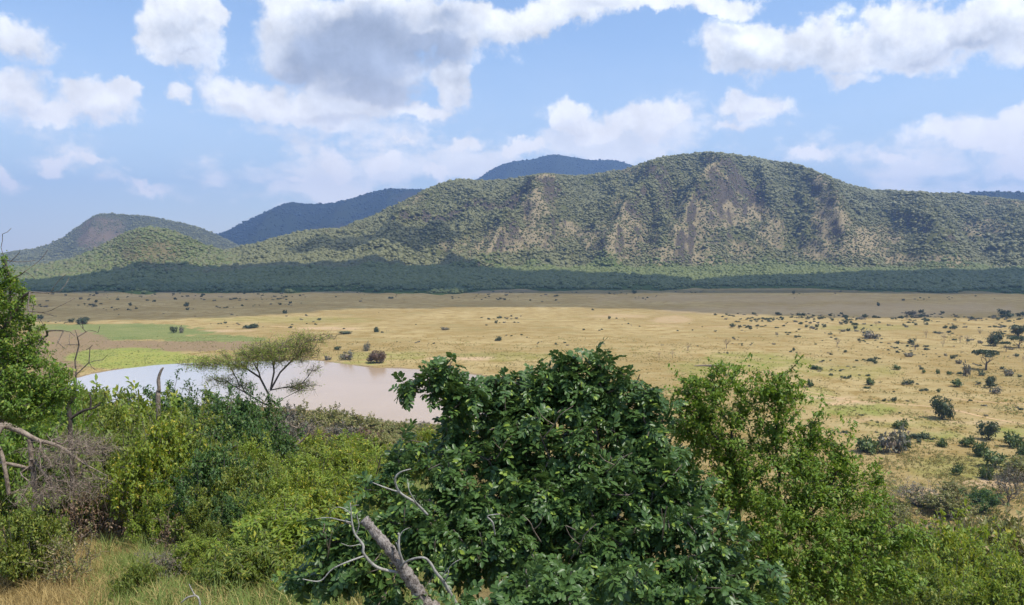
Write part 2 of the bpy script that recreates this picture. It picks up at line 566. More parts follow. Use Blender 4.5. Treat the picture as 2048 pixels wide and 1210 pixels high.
def build_ground():
    rr = [0.0, 0.6]
    while rr[-1] < 7200:
        s = 1.03 if rr[-1] < 20 else (1.017 if rr[-1] < 720 else 1.06)
        rr.append(max(rr[-1] * s, rr[-1] + 0.25))
    rr = np.array(rr)
    a0 = np.concatenate([np.linspace(-PI, -0.78, 46)[:-1], np.linspace(-0.78, 0.78, 360), np.linspace(0.78, PI, 46)[1:]])
    R, A = np.meshgrid(rr, a0, indexing='ij')
    X = R * np.sin(A); Y = R * np.cos(A)
    Z = G(X, Y)
    far = R > 1200
    Z = np.where(far, Z - 0.0, Z)
    dl = poly_dist(X, Y, LAKE).reshape(X.shape)
    near = (np.abs(X) < 400) & (Y > 100) & (Y < 500)
    bank = np.where(near, sstep(0.3, 5.0, dl), 0)
    Z = Z * (1 - bank) + (-0.8) * bank
    green = zone(X, Y, [(255, 664, 200, 17, 1), (420, 678, 130, 9, .8), (110, 655, 60, 10, .7)], .3)
    lime = zone(X, Y, [(260, 718, 130, 24, 1), (190, 716, 60, 14, .8), (370, 722, 60, 12, .9), (700, 726, 90, 6, .5)], .22, 91)
    mud = zone(X, Y, [(300, 692, 200, 12, 1), (130, 700, 120, 40, 1), (480, 692, 110, 9, .9), (110, 735, 50, 40, 1)], .3, 53)
    fresh = zone(X, Y, [(1500, 722, 130, 16, .55), (1690, 745, 120, 14, .35), (1720, 820, 90, 16, .8), (1400, 735, 80, 14, .5), (1850, 848, 160, 10, .35), (2010, 865, 60, 12, .8),
                        (1870, 872, 60, 9, .7), (1930, 935, 120, 25, .5), (760, 712, 120, 10, .5), (1000, 712, 120, 8, .4), (1620, 795, 60, 20, .5), (560, 640, 180, 7, .3), (1750, 655, 120, 6, .3)], .5, 23)
    sand = zone(X, Y, [(930, 717, 70, 3.5, .9), (1690, 806, 60, 5, .8), (1640, 796, 70, 3.5, .7), (1960, 845, 70, 4, .6), (1840, 985, 70, 14, .9), (1975, 968, 70, 10, .8), (1750, 840, 60, 3, .4),
                       (660, 657, 80, 2.5, .7), (470, 662, 60, 2, .7), (1350, 640, 40, 8, .5), (1250, 632, 60, 4, .4), (1940, 822, 80, 3, .5), (1790, 1080, 60, 26, .5), (1930, 790, 60, 3, .3)], .5, 37)
    brown = zone(X, Y, [(1500, 598, 320, 8, .5), (1800, 620, 300, 14, .7), (900, 582, 240, 3, .7), (400, 592, 200, 6, .5), (1500, 622, 200, 10, .6)], .4, 47)
    me = np_mesh("ground", np.stack([X.ravel(), Y.ravel(), Z.ravel()], 1), grid_faces(len(rr), len(a0)), None, True,
                 dict(green=green.ravel(), lime=lime.ravel(), mud=np.maximum(mud, 0.95 * np.where(near & (dl < 4), sstep(-5.5 - 5 * fbm(X / 9, Y / 9, 3, 14), -0.6, dl), 0)).ravel(), fresh=fresh.ravel(), sand=sand.ravel(), brown=brown.ravel(),
                      slope=sstep(3.0, 18.0, Z).ravel()))
    m, t, out = new_mat("ground_grass")
    g = t.new("ShaderNodeNewGeometry")
    pos = g.outputs["Position"]
    flat = t.vmath('MULTIPLY', pos, (1, 1, 0))
    n_big = t.noise(flat, 0.011, 5.0, 0.6)
    n_mid = t.noise(flat, 0.09, 5.0, 0.65)
    n_sml = t.noise(flat, 0.7, 5.0, 0.7)
    n_tiny = t.noise(flat, 5.0, 4.0, 0.7)
    col = t.mix(t.smooth(n_big, 0.36, 0.64), (0.330, 0.240, 0.098), (0.440, 0.330, 0.150))
    n_olv = t.noise(t.vmath('MULTIPLY', pos, (0.55, 1.5, 0)), 0.028, 5.0, 0.62)
    col = t.mix(t.smooth(n_olv, 0.50, 0.72, 0, 0.7), col, (0.250, 0.215, 0.085))
    col = t.mix(t.smooth(n_mid, 0.42, 0.66), col, (0.290, 0.198, 0.068))
    n_str = t.noise(t.vmath('MULTIPLY', pos, (0.25, 1.0, 0)), 0.16, 5.0, 0.65)
    col = t.mix(t.smooth(n_str, 0.52, 0.70, 0, 0.55), col, (0.50, 0.385, 0.19))
    col = t.mix(t.smooth(n_sml, 0.52, 0.80, 0, 0.75), col, (0.190, 0.150, 0.055))
    col = t.mix(t.smooth(n_sml, 0.50, 0.22, 0, 0.5), col, (0.56, 0.44, 0.21))
    col = t.mix(t.math('MULTIPLY', t.attr("brown"), 0.75), col, (0.40, 0.30, 0.185))
    gmix = t.math('MULTIPLY', t.attr("fresh"), t.smooth(n_mid, 0.25, 0.6))
    col = t.mix(gmix, col, (0.235, 0.265, 0.060))
    n_rag = t.noise(flat, 0.22, 6.0, 0.7)

    def ragged(nm):
        q = t.math('ADD', t.attr(nm), t.math('MULTIPLY_ADD', n_rag, 1.5, -0.75))
        return t.math('MULTIPLY', t.smooth(q, 0.28, 0.72), t.smooth(t.attr(nm), 0.0, 0.2))
    green = t.mix(t.smooth(t.math('MULTIPLY_ADD', n_sml, 0.7, t.math('MULTIPLY', n_str, 0.6)), 0.42, 0.85), (0.105, 0.170, 0.050), (0.250, 0.255, 0.095))
    col = t.mix(t.math('MULTIPLY', ragged('green'), 0.88), col, green)
    mudc = t.mix(n_sml, (0.235, 0.165, 0.092), (0.30, 0.215, 0.125))
    col = t.mix(t.math('MULTIPLY', ragged('mud'), 0.92), col, mudc)
    limec = t.mix(t.smooth(t.math('MULTIPLY_ADD', n_sml, 0.5, n_mid), 0.5, 1.0), (0.205, 0.285, 0.040), (0.34, 0.36, 0.085))
    col = t.mix(t.math('MULTIPLY', ragged('lime'), t.smooth(t.math('MULTIPLY_ADD', n_sml, 0.5, n_rag), 0.50, 0.80, 1.0, 0.62)), col, limec)
    sandc = t.mix(n_sml, (0.50, 0.34, 0.195), (0.60, 0.43, 0.26))
    col = t.mix(t.math('MULTIPLY', t.attr("sand"), t.smooth(n_mid, 0.2, 0.55)), col, sandc)
    slopec = t.mix(n_tiny, (0.10, 0.075, 0.035), (0.22, 0.17, 0.07))
    slopec = t.mix(t.smooth(n_sml, 0.4, 0.7), slopec, (0.09, 0.10, 0.03))
    col = t.mix(t.math('MULTIPLY', t.attr("slope"), 0.8), col, slopec)
    b = t.new("ShaderNodeBsdfPrincipled")
    t.l.new(col, b.inputs["Base Color"])
    b.inputs["Roughness"].default_value = 1.0
    b.inputs["Specular IOR Level"].default_value = 0.0
    bp = t.new("ShaderNodeBump")
    bp.inputs["Strength"].default_value = 0.8
    bp.inputs["Distance"].default_value = 0.7
    t.l.new(t.math('MULTIPLY_ADD', n_tiny, 0.35, n_sml), bp.inputs["Height"])
    t.l.new(bp.outputs[0], b.inputs["Normal"])
    t.l.new(b.outputs[0], out.inputs[0])
    me.materials.append(m)
    tag(link("ground", me), kind="structure")


build_ground()


def build_lake():
    n = len(LAKE)
    import bmesh
    bm = bmesh.new()
    vs = [bm.verts.new((p[0], p[1], 0.0)) for p in LAKE]
    f = bm.faces.new(vs)
    bm.normal_update()
    if f.normal.z < 0:
        f.normal_flip()
    bmesh.ops.triangulate(bm, faces=[f])
    me = bpy.data.meshes.new("lake")
    bm.to_mesh(me); bm.free()
    m, t, out = new_mat("muddy_water")
    g = t.new("ShaderNodeNewGeometry")
    pos = g.outputs["Position"]
    n1 = t.noise(t.vmath('MULTIPLY', pos, (1, 1, 0)), 0.02, 3.0)
    n2 = t.noise(t.vmath('MULTIPLY', pos, (0.5, 1.3, 0)), 0.55, 6.0, 0.62)
    col = t.mix(t.smooth(n1, .3, .7), (0.42, 0.305, 0.195), (0.46, 0.335, 0.22))
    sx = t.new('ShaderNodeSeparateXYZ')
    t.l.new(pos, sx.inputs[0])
    col = t.mix(t.smooth(t.math('MULTIPLY_ADD', n1, 40.0, sx.outputs[0]), -50, -120), col, (0.46, 0.43, 0.395))  # paler left end: bright sky's reflection put into the water's base colour
    b = t.new("ShaderNodeBsdfPrincipled")
    t.l.new(col, b.inputs["Base Color"])
    b.inputs["Roughness"].default_value = 0.11
    b.inputs["IOR"].default_value = 1.33
    b.inputs["Specular IOR Level"].default_value = 0.5
    bp = t.new("ShaderNodeBump")
    bp.inputs["Strength"].default_value = 0.6
    bp.inputs["Distance"].default_value = 0.08
    t.l.new(n2, bp.inputs["Height"])
    t.l.new(bp.outputs[0], b.inputs["Normal"])
    t.l.new(b.outputs[0], out.inputs[0])
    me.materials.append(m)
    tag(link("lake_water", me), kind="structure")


build_lake()

# the plain's vehicle tracks: bare reddish ribbons a few centimetres proud of the grass
def ribbon(name, pxs, width, mat, z=0.03, seed=1):
    pts = smooth_poly([GP(*p) for p in pxs], 10, 0.5, seed, closed=False)
    d = np.gradient(pts, axis=0)
    nrm = np.stack([-d[:, 1], d[:, 0]], 1) / (np.linalg.norm(d, axis=1)[:, None] + 1e-9)
    w = width * (0.6 + 0.9 * (fbm(np.arange(len(pts)) * 0.7, np.zeros(len(pts)), 3, seed) + 0.5))
    L = pts + nrm * w[:, None] * 0.5; R_ = pts - nrm * w[:, None] * 0.5
    n = len(pts)
    zl = np.maximum(G(L[:, 0], L[:, 1]), 0) + z
    zr = np.maximum(G(R_[:, 0], R_[:, 1]), 0) + z
    v = np.concatenate([np.column_stack([L, zl]), np.column_stack([R_, zr])])
    i = np.arange(n - 1)
    f = np.stack([i, i + n, i + n + 1, i + 1], 1)
    return tag(link(name, np_mesh(name, v, f, mat)), kind="structure")


def mat_soil():
    m, t, out = new_mat("red_soil")
    g = t.new("ShaderNodeNewGeometry")
    n = t.noise(t.vmath('MULTIPLY', g.outputs["Position"], (1, 1, 0)), 0.6, 5.0, 0.65)
    b = t.new("ShaderNodeBsdfDiffuse")
    t.l.new(t.mix(t.smooth(n, .35, .65), (0.47, 0.325, 0.17), (0.56, 0.37, 0.205)), b.inputs[0])
    t.l.new(b.outputs[0], out.inputs[0])
    return m


SOIL = mat_soil()
ribbon("dirt_track", [(1605, 782), (1660, 792), (1700, 800), (1760, 806), (1850, 812), (1915, 822), (1985, 838), (2080, 852)], 1.1, SOIL, seed=4)
ribbon("dirt_track", [(1640, 812), (1690, 806), (1720, 802)], 1.6, SOIL, seed=9)
ribbon("dirt_track", [(540, 652), (600, 656), (650, 659), (720, 658)], 2.2, SOIL, seed=12)
ribbon("dirt_track", [(1905, 796), (1960, 803), (2060, 808)], 1.0, SOIL, seed=19)
ribbon("dirt_track", [(1280, 650), (1400, 654), (1520, 650), (1640, 645)], 2.0, SOIL, seed=22)

# ------------------------------------------------------------------ hills
def interp(pts, x):
    p = np.array(pts, float)
    return np.interp(x, p[:, 0], p[:, 1])


def sm_interp(pts, x, w=14.0):
    return 0.25 * interp(pts, x - w) + 0.5 * interp(pts, x) + 0.25 * interp(pts, x + w)


DRY = [(1250, 470, 75, 55), (1310, 510, 95, 26), (1390, 470, 60, 80), (1430, 505, 115, 34), (1462, 385, 34, 44), (1425, 335, 22, 30), (1500, 425, 50, 40), (1450, 430, 40, 40), (1540, 470, 40, 50),
       (1660, 445, 45, 50), (1690, 500, 120, 34), (1850, 525, 140, 20), (1660, 400, 22, 30), (1080, 425, 42, 56), (1020, 480, 100, 30), (930, 492, 60, 22), (1095, 352, 34, 12), (1110, 470, 70, 40),
       (820, 400, 34, 22), (700, 455, 34, 10), (1272, 342, 40, 12), (2010, 405, 60, 10), (1970, 455, 60, 22), (1190, 480, 50, 30), (1640, 375, 22, 36), (1240, 420, 24, 26), (1760, 470, 60, 30), (640, 462, 30, 8),
       (205, 462, 62, 34), (300, 505, 80, 30), (180, 480, 30, 25), (270, 480, 40, 20)]


def dry_mask(px, py):
    z = np.zeros(px.shape)
    for (cx, cy, rx, ry) in DRY:
        q = np.hypot((px - cx) / rx, (py - cy) / ry)
        z = np.maximum(z, 1 - sstep(0.45, 1.25, q))
    return z


def build_hill(name, sky, crest, foot, px0, px1, dpx, ny, zb, tb, spurs=(), amp=22.0, back=0.6, gully=70.0, seed=1, mat=None, foot_z=-0.6, crisp=1.0, cliffs=0.0):
    cols = np.arange(px0, px1 + 0.1, dpx)
    wx, wy, _ = ray(cols, np.full(cols.shape, HORIZON))
    yc = interp(crest, cols); yf = interp(foot, cols)
    yf = yf + 210 * fbm(cols / 70.0, cols * 0, 4, seed + 40)
    sx, sy_, sz = ray(cols, sm_interp(sky, cols))
    zc = CAMZ + sz / sy_ * yc
    tt = np.linspace(0, 1 + back, ny)
    T, C = np.meshgrid(tt, np.arange(len(cols)), indexing='ij')
    Y = yf[C] + T * (yc - yf)[C]
    X = (wx / wy)[C] * Y
    PXc = cols[C]
    ZC = zc[C]
    s = np.clip((T - tb) / (1 - tb), 0, 1)
    zbb = np.minimum(zb, ZC * 0.35)
    baj = zbb * np.clip(T / tb, 0, 1) ** 1.25
    S = 0.42 * s + 0.58 * (s * s * (3 - 2 * s))
    Z = baj + (ZC - zbb) * S
    bump = np.sin(PI * np.clip(s, 0, 1) ** 0.85) ** 0.8
    bump = np.where((T > tb) & (T < 1), bump, 0)
    rg = ridged(X / gully + 0.25 * fbm(X / 200, Y / 200, 2, seed), Y / (gully * 3.2), 4, seed) - 0.55
    hscale = np.clip((ZC - zbb) / 280.0, 0.12, 1.0)
    Z = Z + amp * 2.2 * rg * bump * hscale
    Z = Z + amp * 0.8 * (fbm(X / 38, Y / 38, 4, seed + 7)) * bump * np.sqrt(hscale)
    spur_v = np.zeros(Z.shape)
    for (path, w, A) in spurs:
        ps = interp([(q[1], q[0]) for q in path], s) if path[0][1] < path[-1][1] else interp([(q[1], q[0]) for q in path[::-1]], s)
        wloc = w * (1.35 - 0.75 * s)
        q = np.clip(1 - np.abs(PXc - ps) / wloc, 0, 1)
        q = q ** 1.25
        spur_v = np.maximum(spur_v, q * A)
    Z = Z + (spur_v - 0.35 * (len(spurs) > 0) * 55) * bump * hscale
    if cliffs:
        win = sstep(0.02, 0.16, fbm(X / 170, Y / 300, 3, seed + 77) + 0.08) * sstep(1150, 1250, PXc) * (1 - sstep(1720, 1800, PXc)) + sstep(700, 760, PXc) * (1 - sstep(1080, 1120, PXc)) * 0.6
        sc_ = 0.60 + 0.10 * fbm(X / 120, Y / 400, 3, seed + 78)
        step = sstep(sc_ - 0.012, sc_ + 0.012, s) - sstep(sc_ - 0.2, sc_ + 0.2, s)
        Z = Z + cliffs * step * win * hscale * (s > 0) * (T < 1)
    over = np.clip(T - 1, 0, None)
    Z = np.where(T > 1, ZC - over * (yc - yf)[C] * 0.28 + amp * 0.6 * fbm(X / 60, Y / 60, 3, seed + 3) * np.clip(over * 6, 0, 1), Z)
    Z = np.maximum(Z, np.where(T < tb, baj, Z * 0 - 50))
    lim = CAMZ + (ZC - CAMZ) * Y / yc[C] - 0.5 * (T < 0.985)
    Z = np.where((T > 0.5) & (T < 1) & (Z > lim), lim - 0.25 * np.minimum(Z - lim, 30) * bump, Z)
    Z[0, :] = foot_z
    ppx, ppy = PROJ(X, Y, Z)
    dry = dry_mask(ppx, ppy + 6 * fbm(X / 30, Y / 30, 2, seed + 4)) * (T > tb * 0.6)
    dry = np.clip(dry * (0.75 + 1.0 * fbm(X / 45, Y / 60, 4, seed + 21)) + 0.5 * sstep(0.45, 0.9, spur_v / 60.0) * 0.5 * bump, 0, 1)
    me = np_mesh(name, np.stack([X.ravel(), Y.ravel(), Z.ravel()], 1), grid_faces(ny, len(cols)), mat, True, dict(dry=dry.ravel(), baj=(1 - sstep(tb * 0.9, tb * 1.35, T)).ravel()))
    o = tag(link(name, me), kind="structure")
    return dict(X=X, Y=Y, Z=Z, T=T, dry=dry, tb=tb, spur=spur_v, obj=o, s=s, px=ppx, py=ppy)


def mat_hill(name, lush=(0.088, 0.100, 0.036), dryc=(0.370, 0.305, 0.175), rock=(0.088, 0.074, 0.054), bajc=(0.105, 0.145, 0.036)):
    m, t, out = new_mat(name)
    g = t.new("ShaderNodeNewGeometry")
    pos = g.outputs["Position"]
    n1 = t.noise(pos, 0.02, 5.0, 0.6)
    n2 = t.noise(pos, 0.10, 5.0, 0.65)
    n3 = t.noise(pos, 0.35, 4.0, 0.65)
    sep = t.new("ShaderNodeSeparateXYZ")
    t.l.new(g.outputs["Normal"], sep.inputs[0])
    steep = t.math('SUBTRACT', 1.0, sep.outputs[2])
    dry = t.math('ADD', t.math('MULTIPLY', t.attr("dry"), 0.8), t.math('MULTIPLY_ADD', n2, 1.7, -0.78))
    c = t.mix(n1, lush, (lush[0] * 1.7, lush[1] * 1.45, lush[2] * 1.4))
    c = t.mix(t.math('MULTIPLY', t.attr("baj"), 0.85), c, bajc)
    d2 = t.mix(n3, dryc, (dryc[0] * 0.72, dryc[1] * 0.66, dryc[2] * 0.62))
    c = t.mix(t.smooth(dry, 0.25, 0.75), c, d2)
    rk = t.mix(t.smooth(n3, .4, .75), rock, (rock[0] * 2.4, rock[1] * 2.2, rock[2] * 2.0))
    c = t.mix(t.smooth(t.math('MULTIPLY_ADD', n2, 0.25, steep), 0.47, 0.62), c, rk)
    b = t.new("ShaderNodeBsdfDiffuse")
    t.l.new(c, b.inputs[0])
    bp = t.new("ShaderNodeBump")
    bp.inputs["Strength"].default_value = 1.0
    bp.inputs["Distance"].default_value = 5.0
    t.l.new(t.math('MULTIPLY_ADD', n3, 0.4, n2), bp.inputs["Height"])
    t.l.new(bp.outputs[0], b.inputs["Normal"])
    t.l.new(b.outputs[0], out.inputs[0])
    return m


HILL_MAT = mat_hill("hillside")
ROCKY_MAT = mat_hill("rocky_hillside", lush=(0.075, 0.082, 0.040), dryc=(0.225, 0.170, 0.108))
CONE_MAT = mat_hill("grassy_hillside", lush=(0.095, 0.120, 0.036), dryc=(0.225, 0.190, 0.090))
FAR_MAT = mat_hill("far_forest_slope", lush=(0.024, 0.034, 0.020), dryc=(0.05, 0.048, 0.03), bajc=(0.03, 0.042, 0.022))

MAIN_SKY = [(300, 512), (420, 507), (480, 497), (520, 488), (560, 476), (600, 466), (640, 458), (680, 460), (700, 448), (740, 438), (770, 421), (800, 407), (830, 393), (860, 378), (900, 363), (920, 359),
            (950, 363), (1000, 362), (1060, 353), (1090, 345), (1120, 352), (1180, 352), (1240, 341), (1270, 331), (1320, 317), (1370, 309), (1410, 306), (1450, 309), (1500, 316), (1550, 324), (1590, 331),
            (1640, 349), (1690, 371), (1740, 381), (1800, 385), (1860, 387), (1920, 390), (1980, 396), (2048, 404), (2200, 402), (2500, 420), (2900, 450), (3300, 480)]
main = build_hill("main_hill", MAIN_SKY,
                  [(300, 1650), (500, 1700), (700, 1750), (900, 1950), (1100, 2000), (1400, 2150), (1700, 2150), (2048, 2050), (2600, 2000), (3300, 2000)],
                  [(300, 1010), (600, 985), (860, 980), (980, 1010), (1040, 1120), (1300, 1100), (1500, 1090), (1700, 1080), (1850, 1020), (2048, 990), (2600, 960), (3300, 960)],
                  330, 3000, 5.0, 230, 27.0, 0.36,
                  spurs=[([(1340, 0.0), (1380, 0.3), (1455, 0.62), (1425, 1.0)], 90, 105), ([(1220, 0.0), (1240, 0.35), (1300, 0.6), (1330, 1.0)], 60, 80), ([(1700, 0.0), (1665, 0.4), (1645, 0.7), (1600, 1.0)], 80, 95),
                         ([(960, 0.0), (1040, 0.4), (1088, 0.7), (1095, 1.0)], 85, 95), ([(740, 0.0), (790, 0.5), (860, 1.0)], 60, 45), ([(1900, 0.0), (1850, 0.5), (1800, 1.0)], 80, 70), ([(2080, 0.0), (2040, 0.5), (2010, 1.0)], 70, 50),
                         ([(1530, 0.0), (1540, 0.3), (1530, 0.5), (1510, 1.0)], 50, 30), ([(2300, 0.0), (2260, 1.0)], 90, 50), ([(2600, 0.0), (2560, 1.0)], 90, 50), ([(640, 0.0), (650, 1.0)], 40, 30)],
                  amp=40, gully=75, seed=11, mat=HILL_MAT, cliffs=48.0)
cone = build_hill("cone_hill", [(-60, 545), (20, 540), (110, 529), (160, 515), (200, 496), (240, 471), (275, 459), (310, 456), (350, 464), (390, 480), (430, 499), (470, 511), (520, 517), (600, 524)],
                  [(-60, 1560), (600, 1560)], [(-60, 1060), (200, 1040), (400, 1020), (600, 1060)], -60, 590, 5.0, 110, 22.0, 0.40,
                  spurs=[([(260, 0), (300, 1)], 40, 20), ([(340, 0), (315, 1)], 40, 16)], amp=9, gully=60, seed=23, mat=CONE_MAT)
lefth = build_hill("left_hill", [(-700, 500), (-300, 505), (-60, 512), (0, 508), (30, 503), (80, 496), (120, 480), (155, 455), (195, 428), (220, 427), (260, 430), (300, 432), (340, 441), (380, 449), (420, 462), (450, 478), (490, 496), (540, 510), (620, 520)],
                   [(-700, 3100), (620, 3200)], [(-700, 2000), (100, 2050), (620, 2200)], -700, 610, 6.0, 120, 20.0, 0.30,
                   spurs=[([(150, 0), (200, 1)], 50, 30), ([(300, 0), (290, 1)], 60, 25), ([(420, 0), (390, 1)], 50, 20)], amp=24, gully=120, seed=37, mat=ROCKY_MAT)
farr = build_hill("far_blue_ridge", [(300, 500), (400, 480), (444, 466), (490, 445), (530, 425), (565, 410), (590, 404), (620, 408), (660, 407), (700, 400), (740, 385), (770, 378), (800, 379), (840, 377), (900, 385), (1000, 395), (1200, 420)],
                  [(300, 4600), (1200, 4800)], [(300, 3300), (1200, 3300)], 300, 1200, 6.0, 90, 60.0, 0.25,
                  spurs=[([(480, 0), (580, 1)], 60, 70), ([(640, 0), (700, 1)], 60, 70), ([(760, 0), (790, 1)], 50, 60)], amp=26, gully=240, seed=41, mat=FAR_MAT)
farp = build_hill("far_peak", [(700, 420), (880, 380), (950, 362), (975, 343), (1000, 329), (1030, 322), (1060, 320), (1080, 314), (1100, 308), (1130, 311), (1160, 316), (1190, 321), (1215, 319), (1240, 322), (1270, 332), (1320, 345), (1400, 370), (1600, 400)],
                  [(700, 5800), (1600, 5800)], [(700, 4200), (1600, 4200)], 700, 1600, 6.0, 80, 80.0, 0.25,
                  spurs=[([(960, 0), (1040, 1)], 50, 70), ([(1130, 0), (1110, 1)], 50, 70), ([(1260, 0), (1220, 1)], 50, 60)], amp=26, gully=260, seed=43, mat=FAR_MAT)
fart = build_hill("distant_hill", [(1700, 420), (1850, 396), (1900, 389), (1940, 384), (1975, 382), (2010, 383), (2048, 386), (2150, 392), (2400, 400), (2700, 440)],
                  [(1700, 3600), (2700, 3600)], [(1700, 2700), (2700, 2700)], 1700, 2700, 8.0, 60, 40.0, 0.25, amp=20, gully=150, seed=47, mat=FAR_MAT)

# ------------------------------------------------------------------ cumulus overhead, outside the frame, that shade parts of the land
def mat_cloud(thin):
    m, t, out = new_mat("cloud_white")
    b = t.new("ShaderNodeBsdfDiffuse")
    b.inputs[0].default_value = (0.9, 0.9, 0.92, 1)
    tr = t.new("ShaderNodeBsdfTransparent")
    mx = t.new("ShaderNodeMixShader")
    mx.inputs[0].default_value = thin            # two skins: thin cumulus lets some of the sun through
    t.l.new(b.outputs[0], mx.inputs[1]); t.l.new(tr.outputs[0], mx.inputs[2])
    t.l.new(mx.outputs[0], out.inputs[0])
    return m


CLOUD_MAT = mat_cloud(0.30)
CLOUD_THIN = mat_cloud(0.60)


def shade_cloud(ells, alt, thick, step, label, seed, mat=None):
    sh = SUN * (alt / SUN.z)
    e = np.array(ells, float)
    x0 = (e[:, 0] - e[:, 2] * 1.3).min(); x1 = (e[:, 0] + e[:, 2] * 1.3).max()
    y0 = (e[:, 1] - e[:, 3] * 1.3).min(); y1 = (e[:, 1] + e[:, 3] * 1.3).max()
    nx = int((x1 - x0) / step) + 2; ny = int((y1 - y0) / step) + 2
    X, Y = np.meshgrid(np.linspace(x0, x1, nx), np.linspace(y0, y1, ny))
    f = np.full(X.shape, -1.0)
    for (cx, cy_, rx, ry) in ells:
        f = np.maximum(f, 1 - np.hypot((X - cx) / rx, (Y - cy_) / ry))
    L = step * 5
    f = f + 0.24 * fbm(X / (L * 2.2), Y / (L * 1.1), 4, seed)
    lump = 0.7 + 1.2 * (fbm(X / (L * 1.2), Y / (L * 1.2), 4, seed + 3) + 0.3)
    top = np.sqrt(np.clip(f, 0, 1)) * thick * lump
    bot = -np.sqrt(np.clip(f, 0, 1)) * thick * 0.16
    ok = f > 0
    n = X.size
    idx = np.arange(n).reshape(X.shape)
    q = grid_faces(ny, nx)
    keep = ok.ravel()[q].any(1)
    q = q[keep]
    V = np.concatenate([np.stack([X.ravel() + sh.x, Y.ravel() + sh.y, top.ravel() + alt], 1), np.stack([X.ravel() + sh.x, Y.ravel() + sh.y, bot.ravel() + alt - 0.5], 1)])
    fc = np.concatenate([q, q[:, ::-1] + n])
    used = np.unique(fc)
    mp = np.full(len(V), -1); mp[used] = np.arange(len(used))
    o = link("cloud", np_mesh("cloud", V[used], mp[fc], mat or CLOUD_MAT, True))
    tag(o, label, "cloud", "cumulus clouds overhead")


def gx(px, Y):
    return (px - 1024.0) / F * Y


CLOUDS = True
if CLOUDS:
    shade_cloud([(-1100, 1110, 380, 120), (-760, 1110, 330, 120), (-420, 1170, 330, 165), (-150, 1190, 300, 185), (90, 1170, 240, 165), (330, 1130, 220, 130), (560, 1170, 260, 180), (760, 1170, 300, 190), (1050, 1120, 380, 180)],
                1500, 200, 14, "long flat bottomed cumulus above the foot of the hills", 3)
    shade_cloud([(-760, 830, 330, 270), (-420, 860, 330, 240), (-150, 890, 300, 190), (120, 900, 300, 190), (420, 830, 330, 240), (720, 800, 360, 250), (1050, 780, 380, 250), (-1080, 830, 380, 270), (560, 740, 200, 180), (-380, 720, 210, 150), (330, 770, 120, 150)],
                1350, 120, 18, "thin flat cumulus above the far edge of the plain", 4, CLOUD_THIN)
    shade_cloud([(-330, 1540, 120, 62), (-235, 1580, 84, 46), (-410, 1520, 70, 40)], 1500, 90, 8, "small cumulus above the lower end of the long hill", 9, CLOUD_THIN)

# ------------------------------------------------------------------ haze
def build_haze():
    import bmesh
    bm = bmesh.new()
    bmesh.ops.create_cube(bm, size=1.0)
    me = bpy.data.meshes.new("haze")
    bm.to_mesh(me); bm.free()
    o = link("haze", me, loc=(0, 300, 458.0), scale=(16400, 16400, 922))
    m = bpy.data.materials.new("air")
    m.use_nodes = True
    m.node_tree.nodes.clear()
    out = m.node_tree.nodes.new("ShaderNodeOutputMaterial")
    v = m.node_tree.nodes.new("ShaderNodeVolumePrincipled")
    v.inputs["Color"].default_value = (0.36, 0.57, 1.0, 1)
    v.inputs["Density"].default_value = HAZE_DENSITY
    v.inputs["Anisotropy"].default_value = 0.2
    m.node_tree.links.new(v.outputs[0], out.inputs["Volume"])
    me.materials.append(m)
    tag(o, kind="stuff")


build_haze()

# ------------------------------------------------------------------ scattered stuff: a point mesh whose node tree sets small meshes on the points
def scatter(name, pts, rotz, scl, protos, idx=None, tilt=None, parent=None):
    n = len(pts)
    me = bpy.data.meshes.new(name)
    me.vertices.add(n)
    me.vertices.foreach_set("co", np.asarray(pts, np.float32).ravel())
    rot = np.zeros((n, 3), np.float32); rot[:, 2] = rotz
    if tilt is not None:
        rot[:, :2] = tilt
    scl = np.asarray(scl, np.float32)
    if scl.ndim == 1:
        scl = np.repeat(scl[:, None], 3, 1)
    a = me.attributes.new("rot", 'FLOAT_VECTOR', 'POINT'); a.data.foreach_set("vector", rot.ravel())
    a = me.attributes.new("scl", 'FLOAT_VECTOR', 'POINT'); a.data.foreach_set("vector", scl.ravel())
    a = me.attributes.new("idx", 'INT', 'POINT'); a.data.foreach_set("value", np.asarray(idx if idx is not None else np.zeros(n), np.int32))
    o = link(name, me, parent)
    ng = bpy.data.node_groups.new("scatter_" + name, "GeometryNodeTree")
    ng.interface.new_socket("Geometry", in_out='INPUT', socket_type='NodeSocketGeometry')
    ng.interface.new_socket("Geometry", in_out='OUTPUT', socket_type='NodeSocketGeometry')
    N = ng.nodes
    gi = N.new("NodeGroupInput"); go = N.new("NodeGroupOutput")
    ip = N.new("GeometryNodeInstanceOnPoints")
    jn = N.new("GeometryNodeJoinGeometry")
    for p in reversed(protos):            # the join lists its latest link first
        oi = N.new("GeometryNodeObjectInfo")
        oi.inputs["Object"].default_value = p
        oi.inputs["As Instance"].default_value = True
        ng.links.new(oi.outputs["Geometry"], jn.inputs[0])
    ng.links.new(gi.outputs[0], ip.inputs["Points"])
    ng.links.new(jn.outputs[0], ip.inputs["Instance"])
    ip.inputs["Pick Instance"].default_value = True

    def na(nm, ty):
        x = N.new("GeometryNodeInputNamedAttribute")
        x.data_type = ty
        x.inputs["Name"].default_value = nm
        return x.outputs["Attribute"]
    ng.links.new(na("idx", 'INT'), ip.inputs["Instance Index"])
    ng.links.new(na("rot", 'FLOAT_VECTOR'), ip.inputs["Rotation"])
    ng.links.new(na("scl", 'FLOAT_VECTOR'), ip.inputs["Scale"])
    ng.links.new(ip.outputs[0], go.inputs[0])
    md = o.modifiers.new("scatter", 'NODES')
    md.node_group = ng
    return tag(o, kind="stuff")


